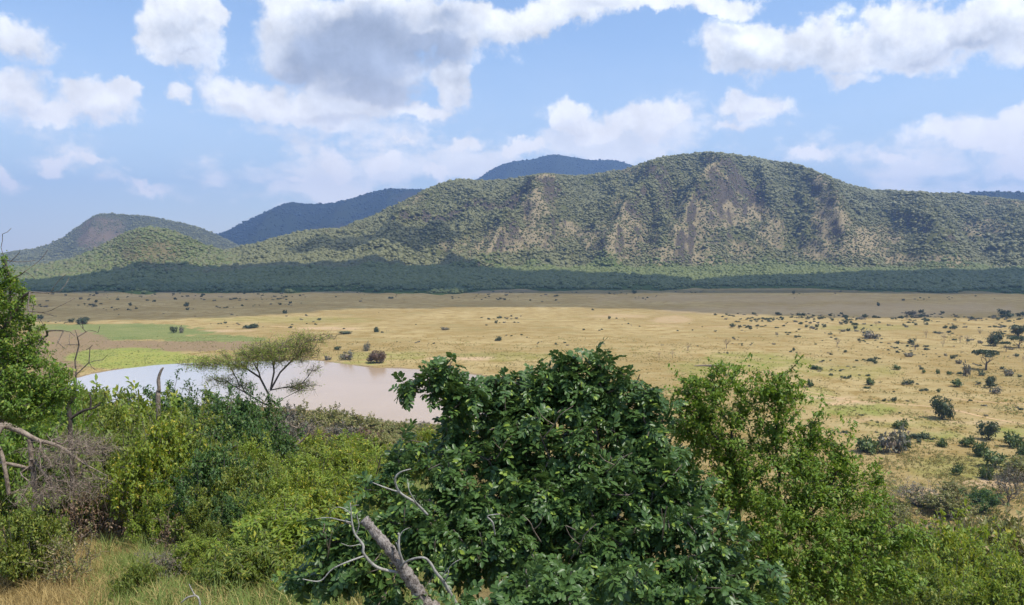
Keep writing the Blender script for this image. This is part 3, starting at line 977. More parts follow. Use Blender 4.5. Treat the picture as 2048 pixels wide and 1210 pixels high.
def proto(name, me):
    """a source mesh that is not itself in the scene"""
    return bpy.data.objects.new(name, me)


# ------------------------------------------------------------------ leaves, twigs and skeletons
def leaf_hex(L, W, fold=0.25, droop=0.12):
    """one leaf along +x, folded along its midrib: 6 vertices, 2 quads"""
    v = np.array([[0, 0, 0], [0.42 * L, 0.5 * W, fold * W], [0.42 * L, -0.5 * W, fold * W], [0.5 * L, 0, 0.02 * L], [L, 0, -droop * L]])
    f = np.array([[0, 3, 1], [3, 4, 1], [0, 2, 3], [3, 2, 4]])
    return v, f


def leaf_dia(L, W, fold=0.2, droop=0.1):
    v = np.array([[0, 0, 0], [0.45 * L, 0.5 * W, fold * W], [0.45 * L, -0.5 * W, fold * W], [L, 0, -droop * L]])
    f = np.array([[0, 3, 1], [0, 2, 3]])
    return v, f


def leaf_round():
    """blunt oval leaflet folded along its midrib: 6 tris"""
    v = np.array([[0, 0, 0], [0.30, 0.46, .10], [0.78, 0.42, .06], [1.0, 0, -.16], [0.78, -0.42, .06], [0.30, -0.46, .10], [.5, 0, .0]])
    f = np.array([[0, 6, 2, 1], [6, 3, 2, 2], [0, 5, 4, 6], [6, 4, 3, 3]])
    f = np.array([[0, 6, 1], [6, 2, 1], [6, 3, 2], [0, 5, 6], [5, 4, 6], [4, 3, 6]])
    return v, f


def leaflet(L, W, droop=0.16, cup=0.16):
    """a rounded leathery leaflet: midrib and three points on each side"""
    v = [[0, 0, 0], [0.5 * L, 0, 0.02 * L], [L, 0, -droop * L]]
    for s in (1, -1):
        v += [[0.16 * L, s * 0.36 * W, cup * W * .7], [0.52 * L, s * 0.5 * W, cup * W], [0.86 * L, s * 0.3 * W, cup * W * .3 - droop * L * .5]]
    f = [[0, 1, 4, 3], [1, 2, 5, 4], [0, 6, 7, 1], [1, 7, 8, 2]]
    return np.array(v, float), np.array(f)


def pinnate(Ltot=0.20, pairs=5, lw=0.030, ll=0.068, seed=0):
    """a compound leaf along +x: arching midrib, drooping leaflets in loose pairs and one at the end"""
    rng = np.random.default_rng(seed)
    vs, fs = [], []
    n = 0
    lv, lf = leaf_round()

    def axis(t):
        return np.array([t * Ltot * (1 - .12 * t), 0.05 * Ltot * math.sin(t * 2.2 + seed), 0.10 * Ltot * math.sin(t * 2.6) - 0.36 * Ltot * t * t])
    for i in range(pairs):
        for s in (1, -1):
            t = 0.24 + 0.68 * (i + rng.uniform(-.18, .18)) / (pairs - 1)
            a = s * math.radians(66 - 16 * t + rng.uniform(-14, 14))
            ca, sa = math.cos(a), math.sin(a)
            k = (0.75 + 0.42 * math.sin(PI * (0.25 + 0.6 * t))) * rng.uniform(.85, 1.12)
            v = lv * np.array([ll * k, lw * k, lw * k * 1.3])
            ro = rng.uniform(-.5, .5)
            cr, sr = math.cos(ro), math.sin(ro)
            v = v @ np.array([[1, 0, 0], [0, cr, sr], [0, -sr, cr]])
            dz = rng.uniform(-0.65, 0.15)
            nn = math.sqrt(1 + dz * dz)
            v = v @ np.array([[ca / nn, sa / nn, dz / nn], [-sa, ca, 0], [-ca * dz / nn, -sa * dz / nn, 1.0 / nn]])
            vs.append(v + axis(t)); fs.append(lf + n); n += len(v)
    v = lv * np.array([ll * 1.05, lw * 1.1, lw * 1.3])
    v = v @ np.array([[.85, 0, -.5], [0, 1, 0], [.5, 0, .85]]) + axis(0.98)
    vs.append(v); fs.append(lf + n); n += len(v)
    r = 0.0026
    m = []
    for t in (0, 0.5, 1.0):
        q = axis(t)
        m += [q + [0, r, -0.001], q + [0, -r, -0.001], q + [0, 0, 0.0025]]
    vs.append(np.array(m))
    q = []
    for i in (0, 3):
        q += [[i, i + 1, i + 4], [i, i + 4, i + 3], [i + 1, i + 2, i + 5], [i + 1, i + 5, i + 4], [i + 2, i, i + 3], [i + 2, i + 3, i + 5]]
    fs.append(np.array(q) + n)
    return np.concatenate(vs), np.concatenate(fs)


def frames(fwd, up):
    """rotation matrices whose x axis is fwd and whose z axis leans to up"""
    f = fwd / (np.linalg.norm(fwd, axis=1)[:, None] + 1e-9)
    z = up - f * (up * f).sum(1)[:, None]
    z = z / (np.linalg.norm(z, axis=1)[:, None] + 1e-9)
    y = np.cross(z, f)
    return np.stack([f, y, z], 2)          # columns


def stamp(v, f, M, loc, scale):
    """copies of one small mesh joined into arrays"""
    n = len(loc)
    V = np.einsum('nij,kj->nki', M, v) * np.asarray(scale)[:, None, None] + loc[:, None, :]
    Fc = f[None] + (np.arange(n) * len(v))[:, None, None]
    return V.reshape(-1, 3), Fc.reshape(-1, f.shape[1])


def skeleton(roots, att, seg=0.15, bend=0.25, rng=None, path_w=0.35, rise=0.0):
    """join attractor points to a growing tree: returns positions, parents, tips"""
    rng = rng or np.random.default_rng(1)
    pos = np.zeros((len(att) * 40 + 400, 3)); par = np.full(len(pos), -1); plen = np.zeros(len(pos))
    n = 0
    for rt in roots:
        rt = np.atleast_2d(rt)
        for i, p in enumerate(rt):
            pos[n] = p
            if i:
                par[n] = n - 1; plen[n] = plen[n - 1] + np.linalg.norm(pos[n] - pos[n - 1])
            n += 1
    base = np.array(roots[0][0] if np.ndim(roots[0]) > 1 else roots[0])
    order = np.argsort(np.linalg.norm(att - base, axis=1) * (1 + 0.1 * rng.random(len(att))))
    tips = []
    for k in order:
        a = att[k]
        d = np.linalg.norm(pos[:n] - a, axis=1)
        j = int(np.argmin(d + path_w * plen[:n]))
        L = d[j]
        m = max(1, int(round(L / seg)))
        m = min(m, 30)
        side = rng.normal(size=3) * bend * L * 0.5
        side[2] += rise * L
        p0 = pos[j].copy(); last = j
        for q in range(1, m + 1):
            t = q / m
            p = p0 * (1 - t) + a * t + side * t * (1 - t)
            pos[n] = p; par[n] = last; plen[n] = plen[last] + np.linalg.norm(p - pos[last])
            last = n; n += 1
        tips.append(last)
    return pos[:n], par[:n], np.array(tips)


def wood(pos, par, r_tip, r_root, sides=5, expo=None):
    """radius by the number of tips carried; returns radii"""
    n = len(pos)
    ch = np.zeros(n, int)
    cnt = np.zeros(n)
    for i in range(n):
        if par[i] >= 0: ch[par[i]] += 1
    cnt[ch == 0] = 1
    for i in range(n - 1, -1, -1):
        if par[i] >= 0: cnt[par[i]] += cnt[i]
    mx = cnt.max()
    e = math.log(r_root / r_tip) / max(math.log(mx), 0.1)
    return r_tip * cnt ** e, cnt


def tubes(pos, par, rad, sel=None, sides=5):
    i = np.where(par >= 0)[0]
    if sel is not None:
        i = i[sel[i]]
    if len(i) == 0:
        return np.zeros((0, 3)), np.zeros((0, 4), int)
    a = pos[par[i]]; b = pos[i]
    d = b - a
    L = np.linalg.norm(d, axis=1)
    ok = L > 1e-6
    i, a, b, d, L = i[ok], a[ok], b[ok], d[ok], L[ok]
    d = d / L[:, None]
    a = a - d * (rad[i] * 0.3)[:, None]; b = b + d * (rad[i] * 0.3)[:, None]
    ra = np.minimum(rad[par[i]], rad[i] * 1.35); rb = rad[i]
    h = np.where(np.abs(d[:, 2:3]) < 0.9, np.array([[0, 0, 1.0]]), np.array([[1.0, 0, 0]]))
    u = np.cross(d, h); u /= np.linalg.norm(u, axis=1)[:, None]
    w = np.cross(d, u)
    th = np.arange(sides) * 2 * PI / sides
    c, s = np.cos(th), np.sin(th)
    ring = u[:, None, :] * c[None, :, None] + w[:, None, :] * s[None, :, None]
    V = np.concatenate([a[:, None, :] + ring * ra[:, None, None], b[:, None, :] + ring * rb[:, None, None]], 1)
    k = np.arange(sides)
    f = np.stack([k, (k + 1) % sides, (k + 1) % sides + sides, k + sides], 1)
    Fc = f[None] + (np.arange(len(i)) * 2 * sides)[:, None, None]
    return V.reshape(-1, 3), Fc.reshape(-1, 4)


def lobes_points(lobes, n, rng, shell=0.55, zmin=None):
    """points in a cluster of ellipsoids, drawn towards their skins; lobe = (cx,cy,cz,rx,ry,rz[,weight])"""
    L = np.array([list(l) + [1.0] * (7 - len(l)) for l in lobes], float)
    w = (L[:, 3] * L[:, 4] * L[:, 5]) ** (2 / 3) * L[:, 6]
    k = rng.choice(len(L), n * 3, p=w / w.sum())
    d = rng.normal(size=(n * 3, 3)); d /= np.linalg.norm(d, axis=1)[:, None]
    r = 1 - (1 - shell) * rng.random(n * 3) ** 1.3
    low = d[:, 2] < -0.2
    r = np.where(low, r * rng.random(n * 3) ** 0.3, r)
    p = L[k, :3] + d * L[k, 3:6] * r[:, None]
    # drop the ones deep inside a neighbouring lobe
    q = np.min(np.linalg.norm((p[:, None, :] - L[None, :, :3]) / L[None, :, 3:6], axis=2), axis=1)
    keep = q > shell * 0.82 * rng.random(len(p)) ** 0.25
    if zmin is not None:
        keep &= p[:, 2] > zmin
    p = p[keep][:n]
    return p


def sprig_leaves(pos, par, tips, rng, per, span, length_range, lift=0.45, spread=1.0, droop=0.0, up=(0, 0, 1)):
    """leaf positions and axes along the last stretch of each twig"""
    tip = np.repeat(tips, per)
    n = len(tip)
    back = par[tip]
    d = pos[tip] - pos[back]
    d /= (np.linalg.norm(d, axis=1)[:, None] + 1e-9)
    t = rng.random(n) * span
    loc = pos[tip] - d * t[:, None]
    ang = np.tile(np.arange(per) * 2.4, len(tips)) + np.repeat(rng.random(len(tips)) * 6.28, per)
    h = np.where(np.abs(d[:, 2:3]) < 0.9, np.array([[0, 0, 1.0]]), np.array([[1.0, 0, 0]]))
    u = np.cross(d, h); u /= (np.linalg.norm(u, axis=1)[:, None] + 1e-9)
    w = np.cross(d, u)
    rad = u * np.cos(ang)[:, None] + w * np.sin(ang)[:, None]
    fwd = d * lift + rad * spread + rng.normal(size=(n, 3)) * 0.25
    fwd[:, 2] -= droop
    upv = np.array(up)[None] + d * 0.5 + rng.normal(size=(n, 3)) * 0.35
    s = rng.uniform(*length_range, n)
    return loc, frames(fwd, upv), s


def split_limbs(pos, par, cnt, frac=0.5, maxn=10):
    """trunk = the stretch that carries most tips; every subtree off it is one branch"""
    n = len(pos)
    tot = cnt.max()
    lab = np.full(n, -1)                     # -1 trunk
    nxt = 0
    for i in range(n):
        p = par[i]
        if p < 0:
            continue
        if lab[p] >= 0:
            lab[i] = lab[p]
        elif cnt[i] < frac * tot:
            lab[i] = nxt; nxt += 1
    if nxt > maxn:
        size = np.bincount(lab[lab >= 0], minlength=nxt)
        big = np.argsort(-size)[:maxn - 1]
        mp = {b: k for k, b in enumerate(big)}
        lab = np.array([(-1 if l < 0 else mp.get(l, maxn - 1)) for l in lab])
        nxt = maxn
    return lab, nxt


def add_wood(root, pos, par, rad, cnt, mat, frac=0.5, maxn=8, sides=6, trunk_name="trunk", branch="branch"):
    lab, k = split_limbs(pos, par, cnt, frac, maxn)
    v, f = tubes(pos, par, rad, lab < 0, sides + 2)
    if len(v):
        link(trunk_name, np_mesh(trunk_name, v, f, mat, True), root)
    for b in range(k):
        v, f = tubes(pos, par, rad, lab == b, sides)
        if len(v):
            link(branch, np_mesh(branch, v, f, mat, True), root)


def thing(name, label, cat, loc, group=None):
    o = bpy.data.objects.new(name, None)
    COL.objects.link(o)
    o.location = loc
    o.empty_display_size = 0.3
    return tag(o, label, cat, group)


def copy_tree(o, parent=None):
    c = o.copy()
    COL.objects.link(c)
    c.parent = parent
    for ch in list(o.children):
        copy_tree(ch, c)
    return c


def set_mats(root, part, mat):
    for ch in root.children:
        if ch.name.split(".")[0] == part:
            ch.material_slots[0].link = 'OBJECT'
            ch.material_slots[0].material = mat


# ------------------------------------------------------------------ plant materials
M_DARK = mat_foliage("glossy_dark_leaf", (0.045, 0.094, 0.023), (0.095, 0.163, 0.040), (0.224, 0.305, 0.048), rough=0.40, spec=0.32, trans=0.16, amt3=0.07, back=(0.111, 0.178, 0.053))
M_FINE = mat_foliage("small_green_leaf", (0.102, 0.186, 0.022), (0.172, 0.262, 0.034), (0.306, 0.349, 0.050), rough=0.5, spec=0.35, trans=0.36, amt3=0.14)
M_LEFT = mat_foliage("fresh_green_leaf", (0.102, 0.192, 0.027), (0.195, 0.282, 0.039), (0.316, 0.365, 0.053), trans=0.38, amt3=0.15)
M_MID = mat_foliage("bush_leaf_green", (0.113, 0.168, 0.024), (0.201, 0.244, 0.038), (0.315, 0.304, 0.050), trans=0.36, amt3=0.15)
M_DEEP = mat_foliage("bush_leaf_deep_green", (0.050, 0.110, 0.024), (0.090, 0.160, 0.034), (0.16, 0.22, 0.045), trans=0.3, amt3=0.1)
M_YEL = mat_foliage("bush_leaf_yellow_green", (0.157, 0.224, 0.025), (0.270, 0.325, 0.036), (0.479, 0.401, 0.045), trans=0.38, amt3=0.14)
M_LIME = mat_foliage("bush_leaf_bright_green", (0.157, 0.242, 0.028), (0.259, 0.325, 0.045), (0.377, 0.377, 0.050), trans=0.38, amt3=0.15)
M_OLIVE = mat_foliage("scrub_leaf_olive", (0.157, 0.174, 0.050), (0.248, 0.248, 0.075), (0.380, 0.297, 0.132), trans=0.27, amt3=0.2)
M_ACAC = mat_foliage("acacia_leaf", (0.175, 0.269, 0.043), (0.281, 0.369, 0.064), (0.515, 0.404, 0.172), trans=0.41, amt3=0.15)
M_SHRUB = mat_foliage("plain_shrub_leaf", (0.041, 0.065, 0.026), (0.078, 0.104, 0.039), (0.135, 0.130, 0.052), trans=0.20, amt3=0.1)
M_GREYLEAF = mat_foliage("grey_scrub_leaf", (0.128, 0.128, 0.083), (0.203, 0.188, 0.128), (0.255, 0.195, 0.135), trans=0.16, amt3=0.2)
M_PURPLE = mat_foliage("purple_brown_scrub_leaf", (0.134, 0.083, 0.052), (0.204, 0.128, 0.074), (0.251, 0.171, 0.080), trans=0.14, amt3=0.2)
M_FARFOREST = mat_foliage("far_forest_crown", (0.020, 0.030, 0.017), (0.034, 0.046, 0.024), (0.045, 0.05, 0.03), trans=0.1, amt3=0.1)
M_FOREST = mat_foliage("forest_crown", (0.050, 0.077, 0.024), (0.109, 0.138, 0.039), (0.186, 0.180, 0.062), trans=0.14, amt3=0.1)
M_NEAR = mat_foliage("plain_bush_leaf", (0.060, 0.095, 0.020), (0.105, 0.145, 0.032), (0.16, 0.18, 0.05), trans=0.2, amt3=0.1)
M_FOREST_LOW = mat_foliage("foothill_crown", (0.066, 0.116, 0.020), (0.127, 0.180, 0.032), (0.176, 0.198, 0.050), trans=0.2, amt3=0.1)
M_BARK = mat_bark("grey_brown_bark", (0.065, 0.050, 0.038), (0.20, 0.165, 0.13))
M_BARKD = mat_bark("dark_bark", (0.035, 0.026, 0.020), (0.10, 0.08, 0.06))
M_DEAD = mat_bark("dead_wood", (0.095, 0.068, 0.048), (0.34, 0.27, 0.20), 10)
M_TWIG = mat_bark("acacia_twig_bark", (0.15, 0.11, 0.055), (0.25, 0.19, 0.10), 4)
M_PALE = mat_bark("pale_bark", (0.21, 0.195, 0.165), (0.42, 0.395, 0.335), 22)
M_SCALY = mat_bark("flaking_bark", (0.050, 0.036, 0.028), (0.46, 0.40, 0.34), 38, bump=1.0)
M_STRAW = mat_foliage("straw", (0.345, 0.242, 0.089), (0.529, 0.396, 0.168), (0.184, 0.132, 0.053), rough=.8, spec=.1, trans=0.27, amt3=0.2)
M_GRASSG = mat_foliage("grass_green", (0.128, 0.188, 0.042), (0.225, 0.277, 0.068), (0.450, 0.375, 0.135), rough=.6, spec=.25, trans=0.34, amt3=0.2)
M_TUFT = mat_foliage("plain_tuft", (0.260, 0.195, 0.065), (0.440, 0.340, 0.135), (0.150, 0.150, 0.050), rough=.9, spec=.05, trans=0.14, amt3=0.3)

RNG = np.random.default_rng(2024)

# ------------------------------------------------------------------ woods on the hills: one mass of crowns
def crown_lump(name, seed, mat, flat=0.8, sub=2):
    v, f = ico(sub)
    n = fbm(v[:, 0] * 1.6 + seed * 7.1, v[:, 1] * 1.6 + v[:, 2] * 1.3, 3, seed)
    v = v * (1 + 0.9 * n)[:, None]
    v[:, 2] = v[:, 2] * flat + 0.45
    return proto(name, np_mesh(name, v, f, mat, False))


LUMPS = [crown_lump("forest_crown", s, M_FOREST, fl) for s, fl in ((1, .8), (2, .95), (3, .65))] + [crown_lump("foothill_crown", s, M_FOREST_LOW, fl) for s, fl in ((4, .7), (5, .8))] + [crown_lump("far_forest_crown", 6, M_FARFOREST, .8, 1)]


def forest_points(h, n, rng, pxlim, dens_dry=0.62, tmax=1.06, smin=1.7, smax=3.4, bajmul=1.7):
    X, Y, Z, T, dry = h["X"], h["Y"], h["Z"], h["T"], h["dry"]
    nr, nc = X.shape
    i = rng.integers(0, nr - 1, n * 4); j = rng.integers(0, nc - 1, n * 4)
    a = rng.random(n * 4); b = rng.random(n * 4)

    def bl(A):
        return A[i, j] * (1 - a) * (1 - b) + A[i + 1, j] * a * (1 - b) + A[i, j + 1] * (1 - a) * b + A[i + 1, j + 1] * a * b
    x, y, z, t, d = bl(X), bl(Y), bl(Z), bl(T), bl(dry)
    px = h["px"][i, j]
    cov = 0.70 + 1.7 * fbm(x / 50, y / 90, 4, 88)
    den = np.clip(cov, 0.10, 1.15) * (1 - (1 - dens_dry) * d)
    den = np.where(t < h["tb"] * 1.1, den * bajmul, den)
    edge = sstep(0.02, 0.13, t + 0.26 * fbm(x / 60, y / 30, 4, 5)) * (0.85 + 0.15 * (t > .1))
    den = den * (0.03 + 0.97 * edge)
    p = den * y / Y.max()
    keep = (rng.random(n * 4) < p) & (t < tmax) & (px > pxlim[0]) & (px < pxlim[1]) & (t > 0.012)
    k = np.where(keep)[0][:n]
    s = (smin + smax) * 0.47 * rng.lognormal(0, .34, len(k)) * (1 - 0.42 * d[k])
    s = np.clip(s, 0.9, smax * 1.8) * np.where(t[k] < h["tb"], .85, 1)
    low = t[k] + 0.12 * fbm(x[k] / 60, y[k] / 60, 3, 15) < h["tb"] * 1.05
    return np.stack([x[k], y[k], z[k] + 0.1 * s], 1), s, low


def hill_woods():
    P_, S_, L_ = [], [], []
    for h, n, lim in ((main, 190000, (200, 2350)), (cone, 24000, (-60, 620)), (lefth, 30000, (-120, 640))):
        p, s, lw = forest_points(h, n, RNG, lim)
        P_.append(p); S_.append(s); L_.append(lw * 1 if h is not cone else ((lw * 1 + (RNG.random(len(s)) < .55)) > 0) * 1)
    for h, n in ((farr, 9000), (farp, 7000), (fart, 3000)):
        p, s, lw = forest_points(h, n, RNG, (-100, 2200), smin=3.5, smax=6)
        P_.append(p); S_.append(s); L_.append(lw * 0 + 2)
    p = np.concatenate(P_); s = np.concatenate(S_)
    sc = np.stack([s, s * RNG.uniform(.8, 1.2, len(s)), s * RNG.uniform(.7, 1.1, len(s))], 1)
    scatter("hillside_forest", p, RNG.random(len(p)) * 6.28, sc, LUMPS, np.choose(np.concatenate(L_), [RNG.integers(0, 3, len(p)), RNG.integers(3, 5, len(p)), np.full(len(p), 5)]))


hill_woods()

# ------------------------------------------------------------------ grass tufts
def tuft(name, mat, n, h, spread, wid, seed, lean=0.5):
    rng = np.random.default_rng(seed)
    V, Fq, Ft = [], [], []
    k = 0
    for i in range(n):
        a = rng.random() * 6.28
        r = rng.random() ** .5 * spread
        p = np.array([math.cos(a) * r, math.sin(a) * r, -0.03])
        b = rng.random() * 6.28
        d = np.array([math.cos(b), math.sin(b), 0])
        H = h * rng.uniform(.55, 1.1); ln = lean * rng.uniform(.2, 1.2) * H
        sd = np.array([-d[1], d[0], 0]) * wid * rng.uniform(.6, 1.2)
        m = p + d * ln * .35 + np.array([0, 0, H * .6]); e = p + d * ln + np.array([0, 0, H * (1 - .25 * ln / H)])
        V += [p - sd, p + sd, m + sd * .8, m - sd * .8, e]
        Fq.append([k, k + 1, k + 2, k + 3]); Ft.append([k + 3, k + 2, k + 4]); k += 5
    return proto(name, np_mesh(name, np.array(V), [np.array(Fq), np.array(Ft)], mat))


def plain_tufts():
    ps = [tuft("grass_tuft", M_TUFT, 9, .8, .35, .05, 3, .8), tuft("grass_tuft", M_TUFT, 7, .6, .5, .06, 4, 1.0), tuft("grass_tuft", M_GRASSG, 9, .7, .4, .05, 5, .7)]
    n = 120000
    px = RNG.uniform(60, 2120, n)
    Y = 118 / RNG.uniform(118 / 460, 1, n)
    x = (px - 1024) / F * Y
    z = G(x, Y)
    cl = fbm(x / 9, Y / 9, 4, 61) + 0.6 * fbm(x / 45, Y / 45, 3, 62)
    keep = (poly_dist(x, Y, LAKE) < -1.5) & (z < 4.0) & (RNG.random(n) < sstep(-0.12, 0.25, cl) + .08)
    x, Y, z = x[keep], Y[keep], z[keep]
    lim = zone(x, Y, [(260, 718, 130, 24, 1), (370, 722, 60, 12, 1), (255, 664, 200, 17, 1)], .1)
    grn = RNG.random(len(x)) < 0.08 + lim + 0.5 * sstep(0.05, .25, fbm(x / 30, Y / 30, 3, 66))
    s = RNG.uniform(.4, 1.0, len(x))
    scatter("plain_grass", np.stack([x, Y, z], 1), RNG.random(len(x)) * 6.28, np.stack([s * 1.3, s * 1.3, s * .8], 1), ps, np.where(grn, 2, RNG.integers(0, 2, len(x))))


plain_tufts()


def slope_grass():
    ps = [tuft("grass_tuft", M_STRAW, 16, .55, .16, .0045, 11, .9), tuft("grass_tuft", M_STRAW, 14, .42, .2, .005, 12, 1.3), tuft("grass_tuft", M_GRASSG, 16, .55, .18, .008, 13, .7), tuft("grass_tuft", M_GRASSG, 14, .38, .2, .011, 14, .9)]
    n = 26000
    px = RNG.uniform(-160, 900, n)
    Y = RNG.uniform(9.5 ** 2, 30 ** 2, n) ** .5
    x = (px - 1024) / F * Y
    z = G(x, Y)
    _, py = PROJ(x, Y, z)
    st = sstep(260, 60, px) * sstep(1040, 1110, py) * 1.0 + 0.9 * sstep(90, 30, np.abs(px - 200)) * sstep(60, 20, np.abs(py - 1060)) + 0.22
    st += 0.5 * fbm(x / 1.2, Y / 1.2, 3, 8)
    dry = RNG.random(n) < st
    s = RNG.uniform(.55, 1.25, n) * np.where(Y > 18, 1.3, 1)
    scatter("slope_grass", np.stack([x, Y, z], 1), RNG.random(n) * 6.28, s, ps, np.where(dry, RNG.integers(0, 2, n), RNG.integers(2, 4, n)))
    # the slope below the right side, seen between its bushes
    n = 12000
    px = RNG.uniform(1650, 2150, n)
    Y = RNG.uniform(18 ** 2, 128 ** 2, n) ** .5
    x = (px - 1024) / F * Y
    z = G(x, Y)
    s = RNG.uniform(1.0, 2.0, n)
    dry = RNG.random(n) < .6
    scatter("slope_grass", np.stack([x, Y, z], 1), RNG.random(n) * 6.28, s, ps, np.where(dry, RNG.integers(0, 2, n), RNG.integers(2, 4, n)))


slope_grass()

# ------------------------------------------------------------------ bushes: six built ones, then copies
def bush_source(seed, n_att, per, leaf, lrange, mat, bark=M_BARK, H=1.3, droop=0.0, shell=.6, nl=8, tall=0.0):
    rng = np.random.default_rng(seed)
    lobes = [(0, 0, H * .48, .62, .62, H * .45)]
    for i in range(nl):
        a = i * 2.4 + rng.uniform(-.4, .4)
        r = rng.uniform(.35, .68)
        zz = H * rng.uniform(.30, .68) + tall * rng.random() * .3
        q = rng.uniform(.26, .42)
        lobes.append((math.cos(a) * r, math.sin(a) * r, zz, q, q, q * rng.uniform(.8, 1.15)))
    for i in range(4):
        a = rng.random() * 6.28; r = rng.uniform(0, .4)
        q = rng.uniform(.2, .3)
        lobes.append((math.cos(a) * r, math.sin(a) * r, H * .98 - q, q, q, q))
    att = lobes_points(lobes, n_att, rng, shell, zmin=.06)
    sp = rng.normal(size=(26, 3)); sp[:, 2] = np.abs(sp[:, 2]) * .9 + .2; sp /= np.linalg.norm(sp, axis=1)[:, None]
    att = np.concatenate([att, sp * np.array([.98, .98, H * .62]) * rng.uniform(.95, 1.22, 26)[:, None] + np.array([0, 0, H * .42])])
    root = thing("bush", "bush", "bush", (0, 0, 0))
    pos, par, tips = skeleton([[(0, 0, -.15), (0.02, 0, .04), (0.0, .03, .16)]], att, .16, .3, rng, .4)
    rad, cnt = wood(pos, par, .004, .045)
    add_wood(root, pos, par, rad, cnt, bark, .6, 4, 4, "stem", "branch")
    loc, M, s = sprig_leaves(pos, par, tips, rng, per, .16, lrange, .4, 1.0, droop)
    V, Fc = stamp(leaf[0], leaf[1], M, loc + rng.normal(size=loc.shape) * .025, s)
    o = link("foliage", np_mesh("foliage", V, Fc, mat), root)
    tag(o, kind="stuff")
    root["h0"] = H
    return root


OVAL = leaf_hex(1.0, .52)
NARROW = leaf_hex(1.0, .30, droop=.3)
DIAM = leaf_dia(1.0, .55)
SRC = dict(
    a=bush_source(1, 560, 20, OVAL, (.045, .08), M_MID),
    b=bush_source(2, 520, 20, OVAL, (.045, .08), M_MID, nl=10),
    n=bush_source(3, 460, 22, NARROW, (.08, .13), M_LIME, droop=.55),
    t=bush_source(4, 480, 20, OVAL, (.045, .08), M_MID, H=1.7, tall=.6),
    m=bush_source(5, 260, 13, DIAM, (.075, .13), M_MID),
    k=bush_source(6, 240, 13, DIAM, (.075, .13), M_MID, nl=10),
    d=bush_source(7, 300, 4, DIAM, (.05, .09), M_GREYLEAF, M_DEAD, shell=.4),
)
USED = set()


def bush(px, top, hw, Y, src, mat, label, group="bushes on the slope below the viewpoint", name="bush", deep=1.0, sink=0.05, cat="bush", base=None):
    if 120 < px < 560 and 27 < Y < 100:
        top += 15          # their topmost twigs rise above the crown
    x = (px - 1024) / F * Y
    z0 = float(G(x, Y)) - sink
    if base is not None:
        z0 = base
    zt = float(P(px, top, Y)[2])
    R_ = hw / F * Y
    s = SRC[src]
    H = max(zt - z0, 0.35 * R_)
    R_ = max(R_, H / 2.1)
    if src in USED:
        o = copy_tree(s)
    else:
        o = s
        USED.add(src)
    o.name = name
    for ch in o.children:
        pass
    o.location = (x, Y, z0)
    o.rotation_euler = (0, 0, (px * 7.3 + Y * 3.1) % 6.28)
    o.scale = (R_, R_ * deep, H / s["h0"])
    if group == "scrub along the near lake shore":
        hue = {M_OLIVE: "olive", M_GREYLEAF: "grey", M_PURPLE: "brown"}[mat]
        where = "under the flat topped acacia" if px < 560 else ("beside the bare brown shrub" if px < 650 else ("midway between acacia and dark tree" if px < 760 else "against the dark tree's crown"))
        label = hue + (" upper" if Y > 180 else (" middle" if Y > 135 else " lower")) + " shore scrub " + where
    elif group == "bushes farther down the slope":
        where = "below the marsh" if px < 280 else ("below the acacia" if px < 540 else ("beside the bare brown shrub" if px < 670 else "left of the dark tree's low limb"))
        label = {M_MID: "green", M_YEL: "yellow green", M_LIME: "bright green", M_OLIVE: "olive", M_LEFT: "fresh green"}[mat] + " leafy bush on the lower slope " + where
    elif group == "scrub low on the slope at the plain's edge":
        where = "behind the small leaved tree" if px < 1780 else ("beside the round bush" if Y > 120 else ("above the corner bushes" if Y > 70 else "among the corner bushes"))
        label = {M_MID: "green", M_YEL: "yellow green", M_LIME: "bright green", M_OLIVE: "olive", M_GREYLEAF: "grey"}[mat] + " scrub at the slope's foot " + where
    o["label"] = label; o["category"] = cat; o["group"] = group
    if mat is not None:
        set_mats(o, "foliage", mat)
    return o


B = bush
B(300, 845, 108, 21, 'a', M_YEL, "yellow green bush with yellowing leaf tips beside the grey fallen branches")
B(425, 885, 112, 19, 'b', M_DEEP, "dark green rounded bush beside the yellowing bush")
B(520, 920, 70, 22, 'a', M_MID, "mid green bush between the dark green bush and the bright slope bushes")
B(600, 905, 88, 25, 'b', M_LIME, "bright green bush below the bare brown shrub")
B(690, 895, 92, 27, 'a', M_YEL, "bright yellow green bush under the lake's near shore scrub")
B(630, 975, 112, 18, 'b', M_YEL, "broad yellow green bush halfway down beside the pale cut limb")
B(575, 1022, 165, 13.8, 'n', M_LIME, "bush with hanging narrow leaves above the green grass")
B(700, 1045, 110, 12.8, 'n', M_MID, "bush with hanging narrow leaves right behind the pale bare branches")
B(770, 985, 90, 15.5, 'b', M_MID, "green bush at the skirt of the dark glossy tree")
B(470, 985, 60, 17, 't', M_DEEP, "narrow dark bush at the foot of the rounded dark bush")
B(390, 990, 70, 17.5, 'a', M_MID, "low green bush before the rounded dark bush")
B(210, 795, 72, 30, 'a', M_MID, "green bush behind the fallen grey branches, below the flat lake edge")
B(262, 775, 62, 40, 'm', M_LIME, "pale green bush standing against the lake's whitish end")
B(335, 800, 72, 29, 'b', M_MID, "green bush in front of the grey dead stump")
B(385, 792, 62, 38, 'k', M_MID, "green bush between dead stump and dark shrub")
B(345, 756, 30, 44, 't', M_DEEP, "small dark bush just behind the dead stump")
B(425, 800, 62, 43, 'm', M_DEEP, "dark green bush at the left foot of the flat topped acacia")
B(150, 775, 74, 34, 'a', M_MID, "green bush behind the bare dead sapling")
B(90, 800, 90, 25, 'b', M_LEFT, "leafy bush below the tall bush tree at the edge of the picture")
B(20, 835, 100, 22, 'a', M_LEFT, "dense bush filling the gap under the leafy bush tree")
B(505, 850, 52, 39, 'k', M_MID, "green bush in front of the acacia trunk")
